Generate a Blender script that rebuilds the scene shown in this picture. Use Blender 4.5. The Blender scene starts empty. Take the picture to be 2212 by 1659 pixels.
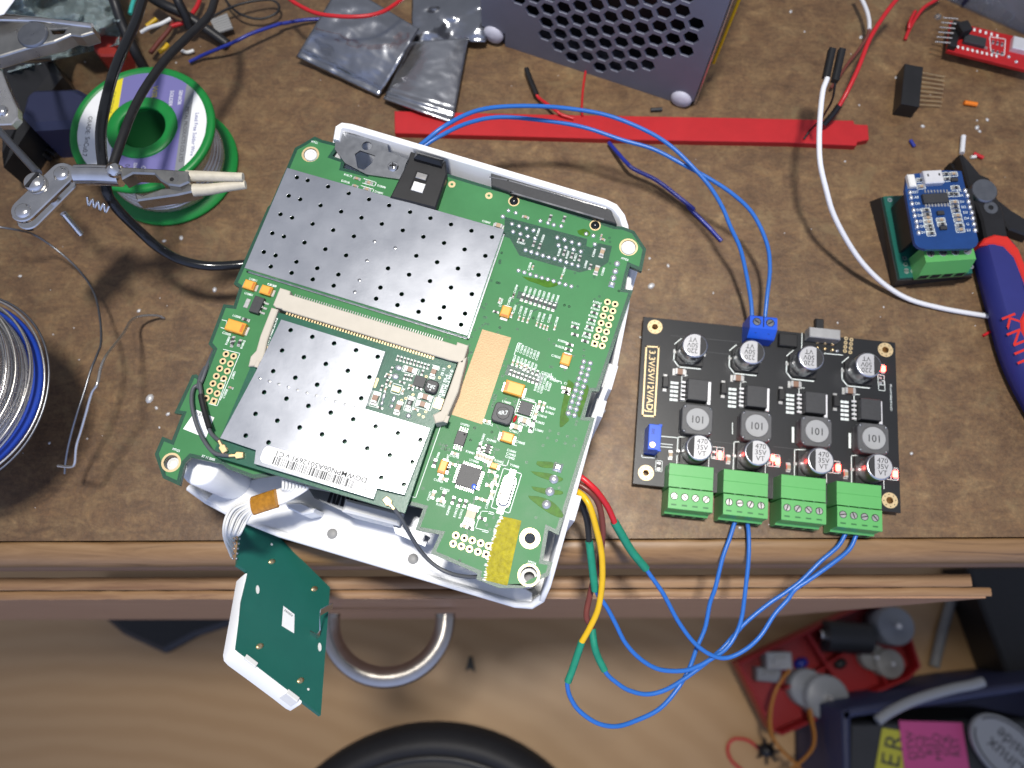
import bpy, math, random
from mathutils import Vector
from math import pi, sin, cos, radians as rad, sqrt, atan2
random.seed(7)
S = 0.001                       # everything below is written in millimetres
sc = bpy.context.scene
COL = sc.collection

# ------------------------------------------------------------------ camera
TH, CH, FPX = rad(16.0), 292.0, 1662.0
cam_d = bpy.data.cameras.new('camera')
cam = bpy.data.objects.new('camera', cam_d); COL.objects.link(cam)
cam.location = (0, 0, CH*S); cam.rotation_euler = (TH, 0, 0)
cam_d.sensor_width = 36; cam_d.lens = 36*FPX/2212
cam_d.clip_start = 0.01; cam_d.clip_end = 30
cam_d.dof.use_dof = True; cam_d.dof.focus_distance = 0.240; cam_d.dof.aperture_fstop = 12.5
sc.camera = cam

# ------------------------------------------------------------------ world: dim cool room, bluer towards the window behind the viewer
w = bpy.data.worlds.new('World'); sc.world = w; w.use_nodes = True
nt = w.node_tree; nt.nodes.clear()
wo = nt.nodes.new('ShaderNodeOutputWorld'); bg = nt.nodes.new('ShaderNodeBackground')
tc = nt.nodes.new('ShaderNodeTexCoord'); sx = nt.nodes.new('ShaderNodeSeparateXYZ')
mr = nt.nodes.new('ShaderNodeMapRange'); mr.inputs[1].default_value = -1.0; mr.inputs[2].default_value = 0.6
cr = nt.nodes.new('ShaderNodeValToRGB')
cr.color_ramp.elements[0].color = (0.52, 0.64, 1.05, 1); cr.color_ramp.elements[0].position = 0.0
cr.color_ramp.elements[1].color = (0.23, 0.245, 0.29, 1); cr.color_ramp.elements[1].position = 1.0
e = cr.color_ramp.elements.new(0.45); e.color = (0.27, 0.30, 0.40, 1)
nt.links.new(tc.outputs['Generated'], sx.inputs[0]); nt.links.new(sx.outputs['Y'], mr.inputs[0])
nt.links.new(mr.outputs[0], cr.inputs[0]); nt.links.new(cr.outputs[0], bg.inputs[0])
bg.inputs[1].default_value = 1.08
nt.links.new(bg.outputs[0], wo.inputs[0])

# ------------------------------------------------------------------ the bench lamp (round, above and a little behind the board)
ld = bpy.data.lights.new('bench_lamp', 'AREA'); ld.shape = 'DISK'; ld.size = 0.10
ld.energy = 1.42; ld.color = (1.0, 0.96, 0.90); ld.spread = rad(58)
lo = bpy.data.objects.new('bench_lamp', ld); COL.objects.link(lo)
lo.location = (0.005, 0.125, 1.0)
lo.rotation_euler = (Vector((0.01, 0.045, 0.0)) - lo.location).to_track_quat('-Z', 'Y').to_euler()
vs = sc.view_settings
vs.view_transform = 'Standard'; vs.look = 'None'; vs.exposure = 0.0; vs.gamma = 1; vs.use_curve_mapping = False

# ------------------------------------------------------------------ helpers
def ray(px, py):
    u = (px-1106)/FPX; v = (829.5-py)/FPX
    return Vector((u, v*cos(TH)+sin(TH), v*sin(TH)-cos(TH)))
def P(px, py, z=0.0):
    d = ray(px, py); t = (z-CH)/d.z
    return Vector((d.x*t, d.y*t, z))
def PP(px, py, o, n):           # on a tilted plane through o with normal n
    d = ray(px, py); c = Vector((0, 0, CH)); t = (o-c).dot(n)/d.dot(n)
    return c+d*t
ZO = {'11':(0,0,.27283),'12':(548.6,0,.27283),'13':(1097.2,0,.27283),'14':(1608.5,0,.27283)}
for r_, oy in (('2',411.5),('3',822.9),('4',1206.4)):
    for c_, ox in (('1',0),('2',548.6),('3',1097.2),('4',1608.5)): ZO[r_+c_] = (ox, oy, .27283)
for k_, ox, oy in (('e',960.1,822.9),('f',960.1,1014.9),('d',1069.8,466.3),('g',1344.1,674.8),('h',1344.1,894.2),('i',1634.8,894.2)):
    ZO[k_] = (ox, oy, .14881)
ZO['c'] = (790.0, 713.2, .11409); ZO['j'] = (1865.3, 301.7, .15674)
def Z(t, x, y):
    o = ZO[t]; return (o[0]+o[2]*x, o[1]+o[2]*y)
def ZP(t, x, y, z=0.0): return P(*Z(t, x, y), z)
def ang2(a, b): return atan2(b[1]-a[1], b[0]-a[0])

MT = {}
def mat(name, col, rough=.5, metal=0., nz=0., ns=200., bump=0., bs=800., trans=0., emis=0., ecol=None, coat=0., alpha=1., ior=1.45, rn=0., spec=None, ns2=None):
    m = bpy.data.materials.new(name); m.use_nodes = True; MT[name] = m
    t = m.node_tree; b = t.nodes['Principled BSDF']
    b.inputs['Base Color'].default_value = (*col, 1); b.inputs['Roughness'].default_value = rough
    b.inputs['Metallic'].default_value = metal; b.inputs['Transmission Weight'].default_value = trans
    b.inputs['Coat Weight'].default_value = coat; b.inputs['Coat Roughness'].default_value = .08
    b.inputs['Alpha'].default_value = alpha; b.inputs['IOR'].default_value = ior
    if spec is not None: b.inputs['Specular IOR Level'].default_value = spec
    if emis:
        b.inputs['Emission Color'].default_value = (*(ecol or col), 1); b.inputs['Emission Strength'].default_value = emis
    if nz or bump or rn:
        co = t.nodes.new('ShaderNodeTexCoord')
        def noise(scale, det=6):
            n = t.nodes.new('ShaderNodeTexNoise'); n.inputs['Scale'].default_value = scale; n.inputs['Detail'].default_value = det
            n.inputs['Roughness'].default_value = .62
            t.links.new(co.outputs['Object'], n.inputs['Vector']); return n
        if nz or rn:
            n = noise(ns)
            if nz:
                r = t.nodes.new('ShaderNodeMapRange'); r.inputs[1].default_value = .3; r.inputs[2].default_value = .7
                r.inputs[3].default_value = 1-nz; r.inputs[4].default_value = 1+nz
                t.links.new(n.outputs[0], r.inputs[0])
                mx = t.nodes.new('ShaderNodeVectorMath'); mx.operation = 'SCALE'
                mx.inputs[0].default_value = col; t.links.new(r.outputs[0], mx.inputs['Scale'])
                t.links.new(mx.outputs[0], b.inputs['Base Color'])
            if rn:
                r = t.nodes.new('ShaderNodeMapRange'); r.inputs[1].default_value = .3; r.inputs[2].default_value = .7
                r.inputs[3].default_value = max(.03, rough-rn); r.inputs[4].default_value = min(1, rough+rn)
                t.links.new(n.outputs[0], r.inputs[0]); t.links.new(r.outputs[0], b.inputs['Roughness'])
        if bump:
            n = noise(bs, 4); bp = t.nodes.new('ShaderNodeBump'); bp.inputs['Strength'].default_value = bump
            bp.inputs['Distance'].default_value = .0004
            t.links.new(n.outputs[0], bp.inputs['Height']); t.links.new(bp.outputs[0], b.inputs['Normal'])
    return m

WL = {}                          # world location (mm) of every parent
def thing(name, label, cat, loc=(0,0,0), group=None, parent=None):
    o = bpy.data.objects.new(name, None); COL.objects.link(o)
    o.empty_display_size = .01
    o.location = Vector(loc)*S; o['label'] = label; o['category'] = cat
    if group: o['group'] = group
    WL[o] = Vector(loc); return o
def tag(o, label, cat, group=None):
    o['label'] = label; o['category'] = cat
    if group: o['group'] = group
    return o

def offs(poly, d):               # inset (d>0) of a polygon, either winding
    n = len(poly); A = sum(poly[i][0]*poly[(i+1)%n][1]-poly[(i+1)%n][0]*poly[i][1] for i in range(n))
    s = 1 if A > 0 else -1; out = []
    for i in range(n):
        p0, p1, p2 = Vector(poly[i-1][:2]), Vector(poly[i][:2]), Vector(poly[(i+1)%n][:2])
        a = (p1-p0).normalized(); b = (p2-p1).normalized()
        na = Vector((-a.y, a.x))*s; nb = Vector((-b.y, b.x))*s
        k = 1+na.dot(nb); m = (na+nb)/max(k, .35)
        out.append(tuple(p1+m*d))
    return out
def rrect(w, h, r, n=4):
    out = []
    for cx, cy, a0 in ((w/2-r,h/2-r,0),(-w/2+r,h/2-r,90),(-w/2+r,-h/2+r,180),(w/2-r,-h/2+r,270)):
        for i in range(n+1):
            a = rad(a0+90*i/n); out.append((cx+r*cos(a), cy+r*sin(a)))
    return out
def circ(c, r, n=20, a0=0.): return [(c[0]+r*cos(a0+2*pi*i/n), c[1]+r*sin(a0+2*pi*i/n)) for i in range(n)]
def xf(pts, c, a):
    ca, sa = cos(a), sin(a); return [(c[0]+x*ca-y*sa, c[1]+x*sa+y*ca) for x, y in pts]
def smooth_path(pts, sub=8):
    pts = [Vector(p) for p in pts]; out = []
    if len(pts) < 3: return pts
    q = [pts[0]*2-pts[1]]+pts+[pts[-1]*2-pts[-2]]
    for i in range(1, len(q)-2):
        p0, p1, p2, p3 = q[i-1], q[i], q[i+1], q[i+2]
        for k in range(sub):
            t = k/sub
            out.append(.5*((2*p1)+(p2-p0)*t+(2*p0-5*p1+4*p2-p3)*t*t+(3*p1-p0-3*p2+p3)*t**3))
    out.append(pts[-1]); return out

class G:
    def __init__(s): s.v = []; s.f = []; s.m = []; s.sm = []
    def add(s, vs, fs, mi=0, smo=False):
        o = len(s.v); s.v += [tuple(p) for p in vs]
        for f in fs: s.f.append([i+o for i in f]); s.m.append(mi); s.sm.append(smo)
        return s
    def prism(s, poly, z0, z1, mi=0, ch=0., mtop=None, smo=False):
        n = len(poly)
        A = sum(poly[i][0]*poly[(i+1)%n][1]-poly[(i+1)%n][0]*poly[i][1] for i in range(n))
        if A < 0: poly = poly[::-1]
        rings = [[(p[0], p[1], z0) for p in poly]]
        if ch:
            rings.append([(p[0], p[1], z1-ch) for p in poly]); rings.append([(p[0], p[1], z1) for p in offs(poly, ch)])
        else: rings.append([(p[0], p[1], z1) for p in poly])
        vs = sum(rings, []); fs = []
        for r in range(len(rings)-1):
            for i in range(n): fs.append([r*n+i, r*n+(i+1)%n, (r+1)*n+(i+1)%n, (r+1)*n+i])
        s.add(vs, fs, mi, smo)
        s.add(rings[0], [list(range(n))[::-1]], mi); s.add(rings[-1], [list(range(n))], mi if mtop is None else mtop)
        return s
    def box(s, c, sz, a=0., mi=0, ch=0., mtop=None):     # c = centre of the bottom face
        x, y = sz[0]/2, sz[1]/2
        return s.prism(xf([(-x,-y),(x,-y),(x,y),(-x,y)], c, a), c[2], c[2]+sz[2], mi, ch, mtop)
    def cyl(s, c, r, z0, z1, n=20, mi=0, ch=0., mtop=None): return s.prism(circ(c, r, n), z0, z1, mi, ch, mtop, True)
    def sheet(s, poly, z, mi=0): return s.add([(p[0], p[1], z) for p in poly], [list(range(len(poly)))], mi)
    def lathe(s, prof, c, n=24, mi=0, smo=True, ax=None):   # prof = [(r, h)], axis z or a given axis
        vs = []; fs = []; m = len(prof)
        if ax is None: X, Y, W = Vector((1,0,0)), Vector((0,1,0)), Vector((0,0,1))
        else:
            W = Vector(ax).normalized(); X = W.orthogonal().normalized(); Y = W.cross(X)
        c = Vector(c)
        for i in range(n):
            a = 2*pi*i/n
            for r, h in prof: vs.append(c+X*(r*cos(a))+Y*(r*sin(a))+W*h)
        for i in range(n):
            for j in range(m-1): fs.append([i*m+j, ((i+1)%n)*m+j, ((i+1)%n)*m+j+1, i*m+j+1])
        return s.add(vs, fs, mi, smo)
    def dome(s, c, rx, ry, h, a=0., n=12, mi=0, rings=4):
        vs = []; fs = []
        for j in range(rings):
            t = (pi/2)*j/rings
            for i in range(n):
                p = 2*pi*i/n; x, y = rx*cos(t)*cos(p), ry*cos(t)*sin(p)
                vs.append((c[0]+x*cos(a)-y*sin(a), c[1]+x*sin(a)+y*cos(a), c[2]+h*sin(t)))
        vs.append((c[0], c[1], c[2]+h))
        for j in range(rings-1):
            for i in range(n): fs.append([j*n+i, j*n+(i+1)%n, (j+1)*n+(i+1)%n, (j+1)*n+i])
        for i in range(n): fs.append([(rings-1)*n+i, (rings-1)*n+(i+1)%n, rings*n])
        return s.add(vs, fs, mi, True)
    def tube(s, pts, r, n=8, mi=0, sub=8, cap=True, flat=1.0):
        p = smooth_path(pts, sub) if sub else [Vector(q) for q in pts]
        vs = []; fs = []; N = len(p); nrm = None
        for i in range(N):
            t = (p[min(i+1,N-1)]-p[max(i-1,0)]).normalized()
            if nrm is None: nrm = t.orthogonal().normalized() if flat == 1 else (Vector((0,0,1))-t*t.z).normalized()
            nrm = (nrm-t*nrm.dot(t)).normalized(); bi = t.cross(nrm)
            rr = r if not callable(r) else r(i/(N-1))
            for k in range(n):
                a = 2*pi*k/n; vs.append(p[i]+nrm*(rr*flat*cos(a))+bi*(rr*sin(a)))
        for i in range(N-1):
            for k in range(n): fs.append([i*n+k, i*n+(k+1)%n, (i+1)*n+(k+1)%n, (i+1)*n+k])
        s.add(vs, fs, mi, True)
        if cap: s.add(vs[:n], [list(range(n))[::-1]], mi); s.add(vs[-n:], [list(range(n))], mi)
        return s
    def plate(s, outer, holes, z0, z1, mi=0, bev=0.):     # flat plate with real holes
        cu = bpy.data.curves.new('c', 'CURVE'); cu.dimensions = '2D'; cu.fill_mode = 'BOTH'
        cu.extrude = (z1-z0)/2-bev; cu.bevel_depth = bev; cu.bevel_resolution = 1; cu.offset = -bev
        for poly in [outer]+list(holes):
            sp = cu.splines.new('POLY'); sp.points.add(len(poly)-1); sp.use_cyclic_u = True
            for q, p in zip(sp.points, poly): q.co = (p[0], p[1], 0, 1)
        o = bpy.data.objects.new('c', cu); m = bpy.data.meshes.new_from_object(o); zc = (z0+z1)/2
        s.add([(v.co.x, v.co.y, v.co.z+zc) for v in m.vertices], [list(q.vertices) for q in m.polygons], mi)
        bpy.data.objects.remove(o); bpy.data.curves.remove(cu); bpy.data.meshes.remove(m); return s
    def text(s, body, size, c, a=0., z=0., mi=0, sx=1., bold=0., frame=None, align='CENTER', flip=1):
        cu = bpy.data.curves.new('t', 'FONT'); cu.body = body; cu.size = size; cu.align_x = align; cu.align_y = 'CENTER'
        cu.extrude = .012; cu.offset = bold/size; cu.resolution_u = 3; cu.space_line = .95
        o = bpy.data.objects.new('t', cu); m = bpy.data.meshes.new_from_object(o); ca, sa = cos(a), sin(a); vs = []
        for v in m.vertices:
            x, y = v.co.x*sx*flip, v.co.y
            if frame:
                O, U, V = frame; q = O+U*(c[0]+x*ca-y*sa)+V*(c[1]+x*sa+y*ca)+U.cross(V)*(z+v.co.z); vs.append(q)
            else: vs.append((c[0]+x*ca-y*sa, c[1]+x*sa+y*ca, z+v.co.z))
        s.add(vs, [list(q.vertices) for q in m.polygons], mi)
        bpy.data.objects.remove(o); bpy.data.curves.remove(cu); bpy.data.meshes.remove(m); return s
    def line(s, pts, wd, z, mi=0, closed=False, h=.02):    # flat printed line
        q = [Vector(p[:2]) for p in pts]
        if closed: q.append(q[0])
        for a, b in zip(q, q[1:]):
            d = (b-a); L = d.length
            if L < 1e-6: continue
            d /= L; n = Vector((-d.y, d.x))*(wd/2); a2, b2 = a-d*wd*.5, b+d*wd*.5
            s.add([(a2.x-n.x,a2.y-n.y,z+h),(b2.x-n.x,b2.y-n.y,z+h),(b2.x+n.x,b2.y+n.y,z+h),(a2.x+n.x,a2.y+n.y,z+h)], [[0,1,2,3]], mi)
        return s
    def tilt(s, O, U, V):          # re-map local (x,y,z) to a tilted frame
        W = U.cross(V); s.v = [tuple(O+U*p[0]+V*p[1]+W*p[2]) for p in s.v]; return s
    def build(s, name, mats, parent=None, stuff=False):
        if isinstance(mats, str): mats = [mats]
        xs = [p[0] for p in s.v]; ys = [p[1] for p in s.v]; zs = [p[2] for p in s.v]
        c = Vector(((min(xs)+max(xs))/2, (min(ys)+max(ys))/2, min(zs)))
        me = bpy.data.meshes.new(name)
        me.from_pydata([((p[0]-c.x)*S, (p[1]-c.y)*S, (p[2]-c.z)*S) for p in s.v], [], s.f)
        for k in mats: me.materials.append(MT[k])
        me.polygons.foreach_set('material_index', s.m); me.polygons.foreach_set('use_smooth', s.sm); me.update()
        o = bpy.data.objects.new(name, me); COL.objects.link(o); WL[o] = c
        if parent: o.parent = parent; o.location = (c-WL[parent])*S
        else: o.location = c*S
        if stuff: o['kind'] = 'stuff'
        return o
def wire(pts, z=None):           # [(px,py,z)] in picture pixels -> mm
    return [P(p[0], p[1], p[2] if len(p) > 2 else z) for p in pts]
def zwire(t, pts): return [ZP(t, *p) for p in pts]

# ------------------------------------------------------------------ materials
mat('pcb_green', (.046,.176,.066), .45, nz=.10, ns=60, bump=.10, bs=2500, spec=.2, rn=.06)
mat('pcb_dark', (.008,.055,.032), .36, nz=.12, ns=300, bump=.2, bs=2500)
mat('pcb_teal', (.011,.105,.080), .33, nz=.06, ns=80, bump=.05, bs=1500)
mat('pcb_card', (.010,.085,.050), .32, nz=.12, ns=600, bump=.12, bs=2500)
mat('pcb_black', (.009,.010,.012), .38, nz=.1, ns=100, bump=.05, bs=1500)
mat('pcb_red', (.42,.012,.014), .35, nz=.1, ns=200)
mat('pcb_blue', (.010,.045,.17), .32, nz=.1, ns=200)
mat('flux', (.045,.13,.010), .42, nz=.3, ns=400, bump=.2, bs=500, spec=.12)
mat('silk', (.72,.78,.76), .6)
mat('gold', (.83,.62,.33), .35, 1., nz=.1, ns=300)
mat('gold_flat', (.36,.25,.135), .5, .3, nz=.05, ns=150, bump=.25, bs=1800)
mat('goldpad', (.62,.48,.27), .42, .45, nz=.08, ns=500)
mat('solder', (.66,.67,.69), .30, .8, nz=.10, ns=900, bump=.2, bs=900)
mat('solder_dull', (.52,.54,.56), .34, .9, nz=.2, ns=700)
mat('handle_steel', (.44,.41,.37), .24, 1., nz=.05, ns=200, rn=.03)
mat('clip_steel', (.40,.39,.36), .30, 1., nz=.10, ns=200, rn=.05)
mat('core_grey', (.30,.305,.31), .5, nz=.05, ns=200)
mat('ferrite', (.075,.076,.080), .5, nz=.12, ns=600)
mat('tin', (.68,.70,.745), .25, 1., nz=.05, ns=60, bump=.03, bs=1500, rn=.02)
mat('steel', (.62,.60,.57), .28, .9, nz=.08, ns=200, bump=.04, bs=900, rn=.04)
mat('steel_dark', (.24,.25,.27), .38, 1., nz=.05, ns=400, rn=.03)
mat('chrome', (.72,.70,.67), .16, 1., nz=.12, ns=120, rn=.08)
mat('alu', (.70,.70,.72), .42, .35, nz=.06, ns=300)
mat('can_side', (.56,.57,.60), .28, 1., nz=.06, ns=200)
mat('ic', (.030,.031,.034), .5, nz=.15, ns=900, bump=.1, bs=3000)
mat('ic_grey', (.050,.052,.056), .55, nz=.3, ns=2500)
mat('black', (.012,.012,.013), .42, nz=.2, ns=200)
mat('black_gloss', (.010,.011,.013), .16, nz=.1, ns=200)
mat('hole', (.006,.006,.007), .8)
mat('beige', (.47,.435,.37), .6, nz=.04, ns=200, spec=.2)
mat('tant', (.72,.33,.045), .42, nz=.06, ns=500)
mat('tant_bar', (.50,.14,.02), .45)
mat('mlcc', (.36,.26,.17), .4, nz=.08, ns=600)
mat('mlcc_brown', (.23,.13,.085), .38, nz=.1, ns=600)
mat('endcap', (.50,.50,.49), .34, .6, nz=.15, ns=900)
mat('white_case', (.80,.81,.82), .35, nz=.02, ns=40, bump=.04, bs=300)
mat('switch_metal', (.34,.34,.34), .45, .4, nz=.1, ns=300)
mat('white', (.70,.70,.68), .5, nz=.03, ns=300)
mat('paper', (.78,.79,.79), .55, nz=.02, ns=300)
mat('ink', (.02,.02,.022), .6)
mat('kapton', (.30,.26,.0), .40, nz=.3, ns=500, bump=.6, bs=900, spec=.16)
mat('kapton_brown', (.36,.16,.012), .2, nz=.3, ns=600, bump=.4, bs=700, coat=.5)
mat('blue_wire', (.022,.13,.46), .34, nz=.04, ns=100)
mat('blue_wire_dark', (.016,.03,.26), .3, nz=.1, ns=200)
mat('white_wire', (.70,.71,.74), .4, nz=.03, ns=200)
mat('red_wire', (.50,.016,.022), .34, nz=.06, ns=200)
mat('brown_wire', (.14,.035,.025), .38, nz=.06, ns=200)
mat('yellow_wire', (.62,.38,.008), .36, nz=.06, ns=200)
mat('grey_wire', (.075,.08,.09), .45, nz=.1, ns=200)
mat('shrink', (.012,.21,.13), .42, nz=.12, ns=300, bump=.2, bs=500)
mat('term_green', (.095,.36,.10), .4, nz=.03, ns=150, bump=.05, bs=700)
mat('term_dark', (.02,.13,.035), .45)
mat('term_blue', (.012,.085,.56), .32, nz=.05, ns=200)
mat('led', (1.0,.25,.15), .4, emis=40, ecol=(1.0,.028,.018))
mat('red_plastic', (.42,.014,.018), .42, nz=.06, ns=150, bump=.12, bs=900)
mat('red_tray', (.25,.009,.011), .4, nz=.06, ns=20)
mat('green_spool', (.006,.20,.035), .42, nz=.06, ns=80)
mat('green_deep', (.003,.07,.016), .6)
mat('violet', (.16,.15,.36), .5)
mat('yellow', (.72,.60,.02), .5)
mat('blue_plastic', (.012,.05,.36), .32)
mat('clear', (.60,.72,.72), .10, trans=.72, ior=1.4, bump=.6, bs=90)
mat('shell', (.70,.72,.76), .2, trans=.85, ior=1.3, bump=.1, bs=100)
mat('bag', (.36,.37,.395), .21, .95, nz=.12, ns=60, bump=.12, bs=160)
mat('bag_fold', (.38,.39,.415), .26, .9, nz=.12, ns=80, bump=.15, bs=200)
mat('can_top', (.44,.44,.45), .42, .3, nz=.04, ns=300)
mat('psu', (.165,.175,.225), .5, .15, nz=.06, ns=60, bump=.05, bs=900)
mat('rubber', (.50,.50,.58), .55)
mat('tip', (.48,.44,.35), .5, nz=.15, ns=200, bump=.3, bs=500)
mat('plier', (.018,.018,.020), .42, .3, nz=.2, ns=100)
mat('plier_blue', (.018,.022,.15), .5, nz=.05, ns=100)
mat('plier_red', (.58,.022,.014), .45)
mat('connector_red', (.30,.028,.020), .45, nz=.1, ns=100)
mat('orange', (.80,.20,.012), .4)
mat('dust', (.55,.55,.55), .4, .3)
mat('teal_wire', (.05,.45,.40), .4)
mat('pink', (.40,.05,.17), .6, nz=.03, ns=40)
mat('label_yellow', (.36,.34,.025), .55)
mat('navy', (.016,.020,.055), .5, nz=.1, ns=20)
mat('charcoal', (.016,.017,.019), .5, nz=.15, ns=20)
mat('badge', (.21,.22,.235), .4)
mat('grey_parts', (.24,.24,.235), .5, nz=.1, ns=60)
mat('stool', (.010,.010,.012), .58, nz=.2, ns=30, bump=.3, bs=60)
mat('ochre_wire', (.32,.12,.012), .5)

def wood(name, stops, grain=(3,60,60), dist=3., rough=.55, scale=10., bump=.15):
    m = bpy.data.materials.new(name); m.use_nodes = True; MT[name] = m
    t = m.node_tree; b = t.nodes['Principled BSDF']; L = t.links.new
    co = t.nodes.new('ShaderNodeTexCoord'); mp = t.nodes.new('ShaderNodeMapping'); mp.inputs['Scale'].default_value = grain
    L(co.outputs['Object'], mp.inputs[0])
    n = t.nodes.new('ShaderNodeTexNoise'); n.inputs['Scale'].default_value = scale; n.inputs['Detail'].default_value = 9; n.inputs['Roughness'].default_value = .65; n.inputs['Distortion'].default_value = dist
    L(mp.outputs[0], n.inputs[0])
    r = t.nodes.new('ShaderNodeValToRGB'); el = r.color_ramp.elements
    el[0].position, el[0].color = stops[0][0], (*stops[0][1], 1); el[1].position, el[1].color = stops[-1][0], (*stops[-1][1], 1)
    for p, c in stops[1:-1]: el.new(p).color = (*c, 1)
    L(n.outputs[0], r.inputs[0]); L(r.outputs[0], b.inputs['Base Color'])
    bp = t.nodes.new('ShaderNodeBump'); bp.inputs['Strength'].default_value = bump; bp.inputs['Distance'].default_value = .0006
    L(n.outputs[0], bp.inputs['Height']); L(bp.outputs[0], b.inputs['Normal'])
    b.inputs['Roughness'].default_value = rough
    return m
wood('nosing', [(.26,(.10,.052,.022)),(.44,(.205,.115,.050)),(.62,(.25,.145,.066)),(.80,(.31,.195,.098))], (4,40,40), 1.2, .45, 6)
wood('plywood', [(.24,(.16,.078,.036)),(.46,(.26,.145,.068)),(.64,(.31,.185,.092)),(.84,(.40,.28,.16))], (4,90,60), 1.0, .55, 5)
wood('drawer_face', [(.3,(.31,.165,.09)),(.5,(.39,.215,.12)),(.75,(.46,.27,.16))], (3,30,30), 1.0, .5, 6)
wood('apron', [(.3,(.22,.125,.075)),(.7,(.31,.19,.12))], (4,30,30), 1., .6, 6)

def desk_mat():
    m = bpy.data.materials.new('benchtop'); m.use_nodes = True; MT['benchtop'] = m
    t = m.node_tree; b = t.nodes['Principled BSDF']; L = t.links.new
    co = t.nodes.new('ShaderNodeTexCoord')
    def N(scale, det=8, ro=.6, dis=0., vec=None):
        n = t.nodes.new('ShaderNodeTexNoise'); n.inputs['Scale'].default_value = scale; n.inputs['Detail'].default_value = det
        n.inputs['Roughness'].default_value = ro; n.inputs['Distortion'].default_value = dis
        L(vec or co.outputs['Object'], n.inputs[0]); return n.outputs[0]
    def ramp(src, stops):
        r = t.nodes.new('ShaderNodeValToRGB'); el = r.color_ramp.elements
        el[0].position, el[0].color = stops[0][0], (*stops[0][1], 1); el[1].position, el[1].color = stops[-1][0], (*stops[-1][1], 1)
        for p, c in stops[1:-1]: el.new(p).color = (*c, 1)
        L(src, r.inputs[0]); return r.outputs[0]
    def mixc(f, a, c, mode='MIX'):
        x = t.nodes.new('ShaderNodeMix'); x.data_type = 'RGBA'; x.blend_type = mode
        if isinstance(f, float): x.inputs['Factor'].default_value = f
        else: L(f, x.inputs['Factor'])
        L(a, x.inputs['A'])
        if isinstance(c, tuple): x.inputs['B'].default_value = (*c, 1)
        else: L(c, x.inputs['B'])
        return x.outputs['Result']
    base = ramp(N(95, 10, .74, .5), [(.30,(.080,.043,.019)),(.44,(.113,.064,.030)),(.54,(.142,.085,.039)),(.64,(.182,.118,.056)),(.78,(.245,.172,.088))])
    # fibres running left-right
    mp = t.nodes.new('ShaderNodeMapping'); mp.inputs['Scale'].default_value = (90, 260, 90); mp.inputs['Rotation'].default_value = (0,0,.15)
    L(co.outputs['Object'], mp.inputs[0])
    fib = ramp(N(1., 6, .7, 1.5, mp.outputs[0]), [(.34,(.60,.56,.53)),(.5,(1,1,1)),(.66,(1.4,1.35,1.25))])
    c = mixc(.55, base, fib, 'MULTIPLY')
    sp = ramp(N(700, 6, .8, .4), [(.35,(.6,.58,.56)),(.5,(1,1,1)),(.66,(1.6,1.52,1.42))])
    c = mixc(.5, c, sp, 'MULTIPLY')
    ol = ramp(N(55, 6, .7, .8), [(.56,(0,0,0)),(.70,(.55,.55,.55))])
    c = mixc(ol, c, (.17,.125,.06))
    big = ramp(N(7, 3, .5), [(.35,(.82,.80,.80)),(.65,(1.15,1.12,1.08))])
    c = mixc(1.0, c, big, 'MULTIPLY')
    L(c, b.inputs['Base Color'])
    rr = t.nodes.new('ShaderNodeMapRange'); rr.inputs[3].default_value = .36; rr.inputs[4].default_value = .68
    L(N(60, 6, .6), rr.inputs[0]); L(rr.outputs[0], b.inputs['Roughness'])
    bp = t.nodes.new('ShaderNodeBump'); bp.inputs['Strength'].default_value = .28; bp.inputs['Distance'].default_value = .0006
    L(N(500, 5, .7), bp.inputs['Height']); L(bp.outputs[0], b.inputs['Normal'])
desk_mat()
def floor_mat():
    m = bpy.data.materials.new('laminate'); m.use_nodes = True; MT['laminate'] = m
    t = m.node_tree; b = t.nodes['Principled BSDF']; L = t.links.new
    co = t.nodes.new('ShaderNodeTexCoord'); mp = t.nodes.new('ShaderNodeMapping'); mp.inputs['Scale'].default_value = (1.0, 2.3, 1); mp.inputs['Location'].default_value = (.52, .75, 0)
    L(co.outputs['Object'], mp.inputs[0])
    wv = t.nodes.new('ShaderNodeTexWave'); wv.wave_type = 'RINGS'; wv.inputs['Scale'].default_value = 6.; wv.inputs['Distortion'].default_value = 2.2; wv.inputs['Detail'].default_value = 3; wv.inputs['Detail Scale'].default_value = 2.5; wv.rings_direction = 'Z'
    L(mp.outputs[0], wv.inputs[0])
    r = t.nodes.new('ShaderNodeValToRGB'); el = r.color_ramp.elements
    el[0].position = .1; el[0].color = (.42,.255,.118,1); el[1].position = .9; el[1].color = (.45,.28,.135,1)
    L(wv.outputs['Color'], r.inputs[0]); L(r.outputs[0], b.inputs['Base Color']); b.inputs['Roughness'].default_value = .35
floor_mat()
# ================================================================== SETTING
g = G(); g.add([(-1600,-1500,-700),(1600,-1500,-700),(1600,1500,-700),(-1600,1500,-700)], [[0,1,2,3]])
o = g.build('floor', 'laminate'); o['kind'] = 'structure'

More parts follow.
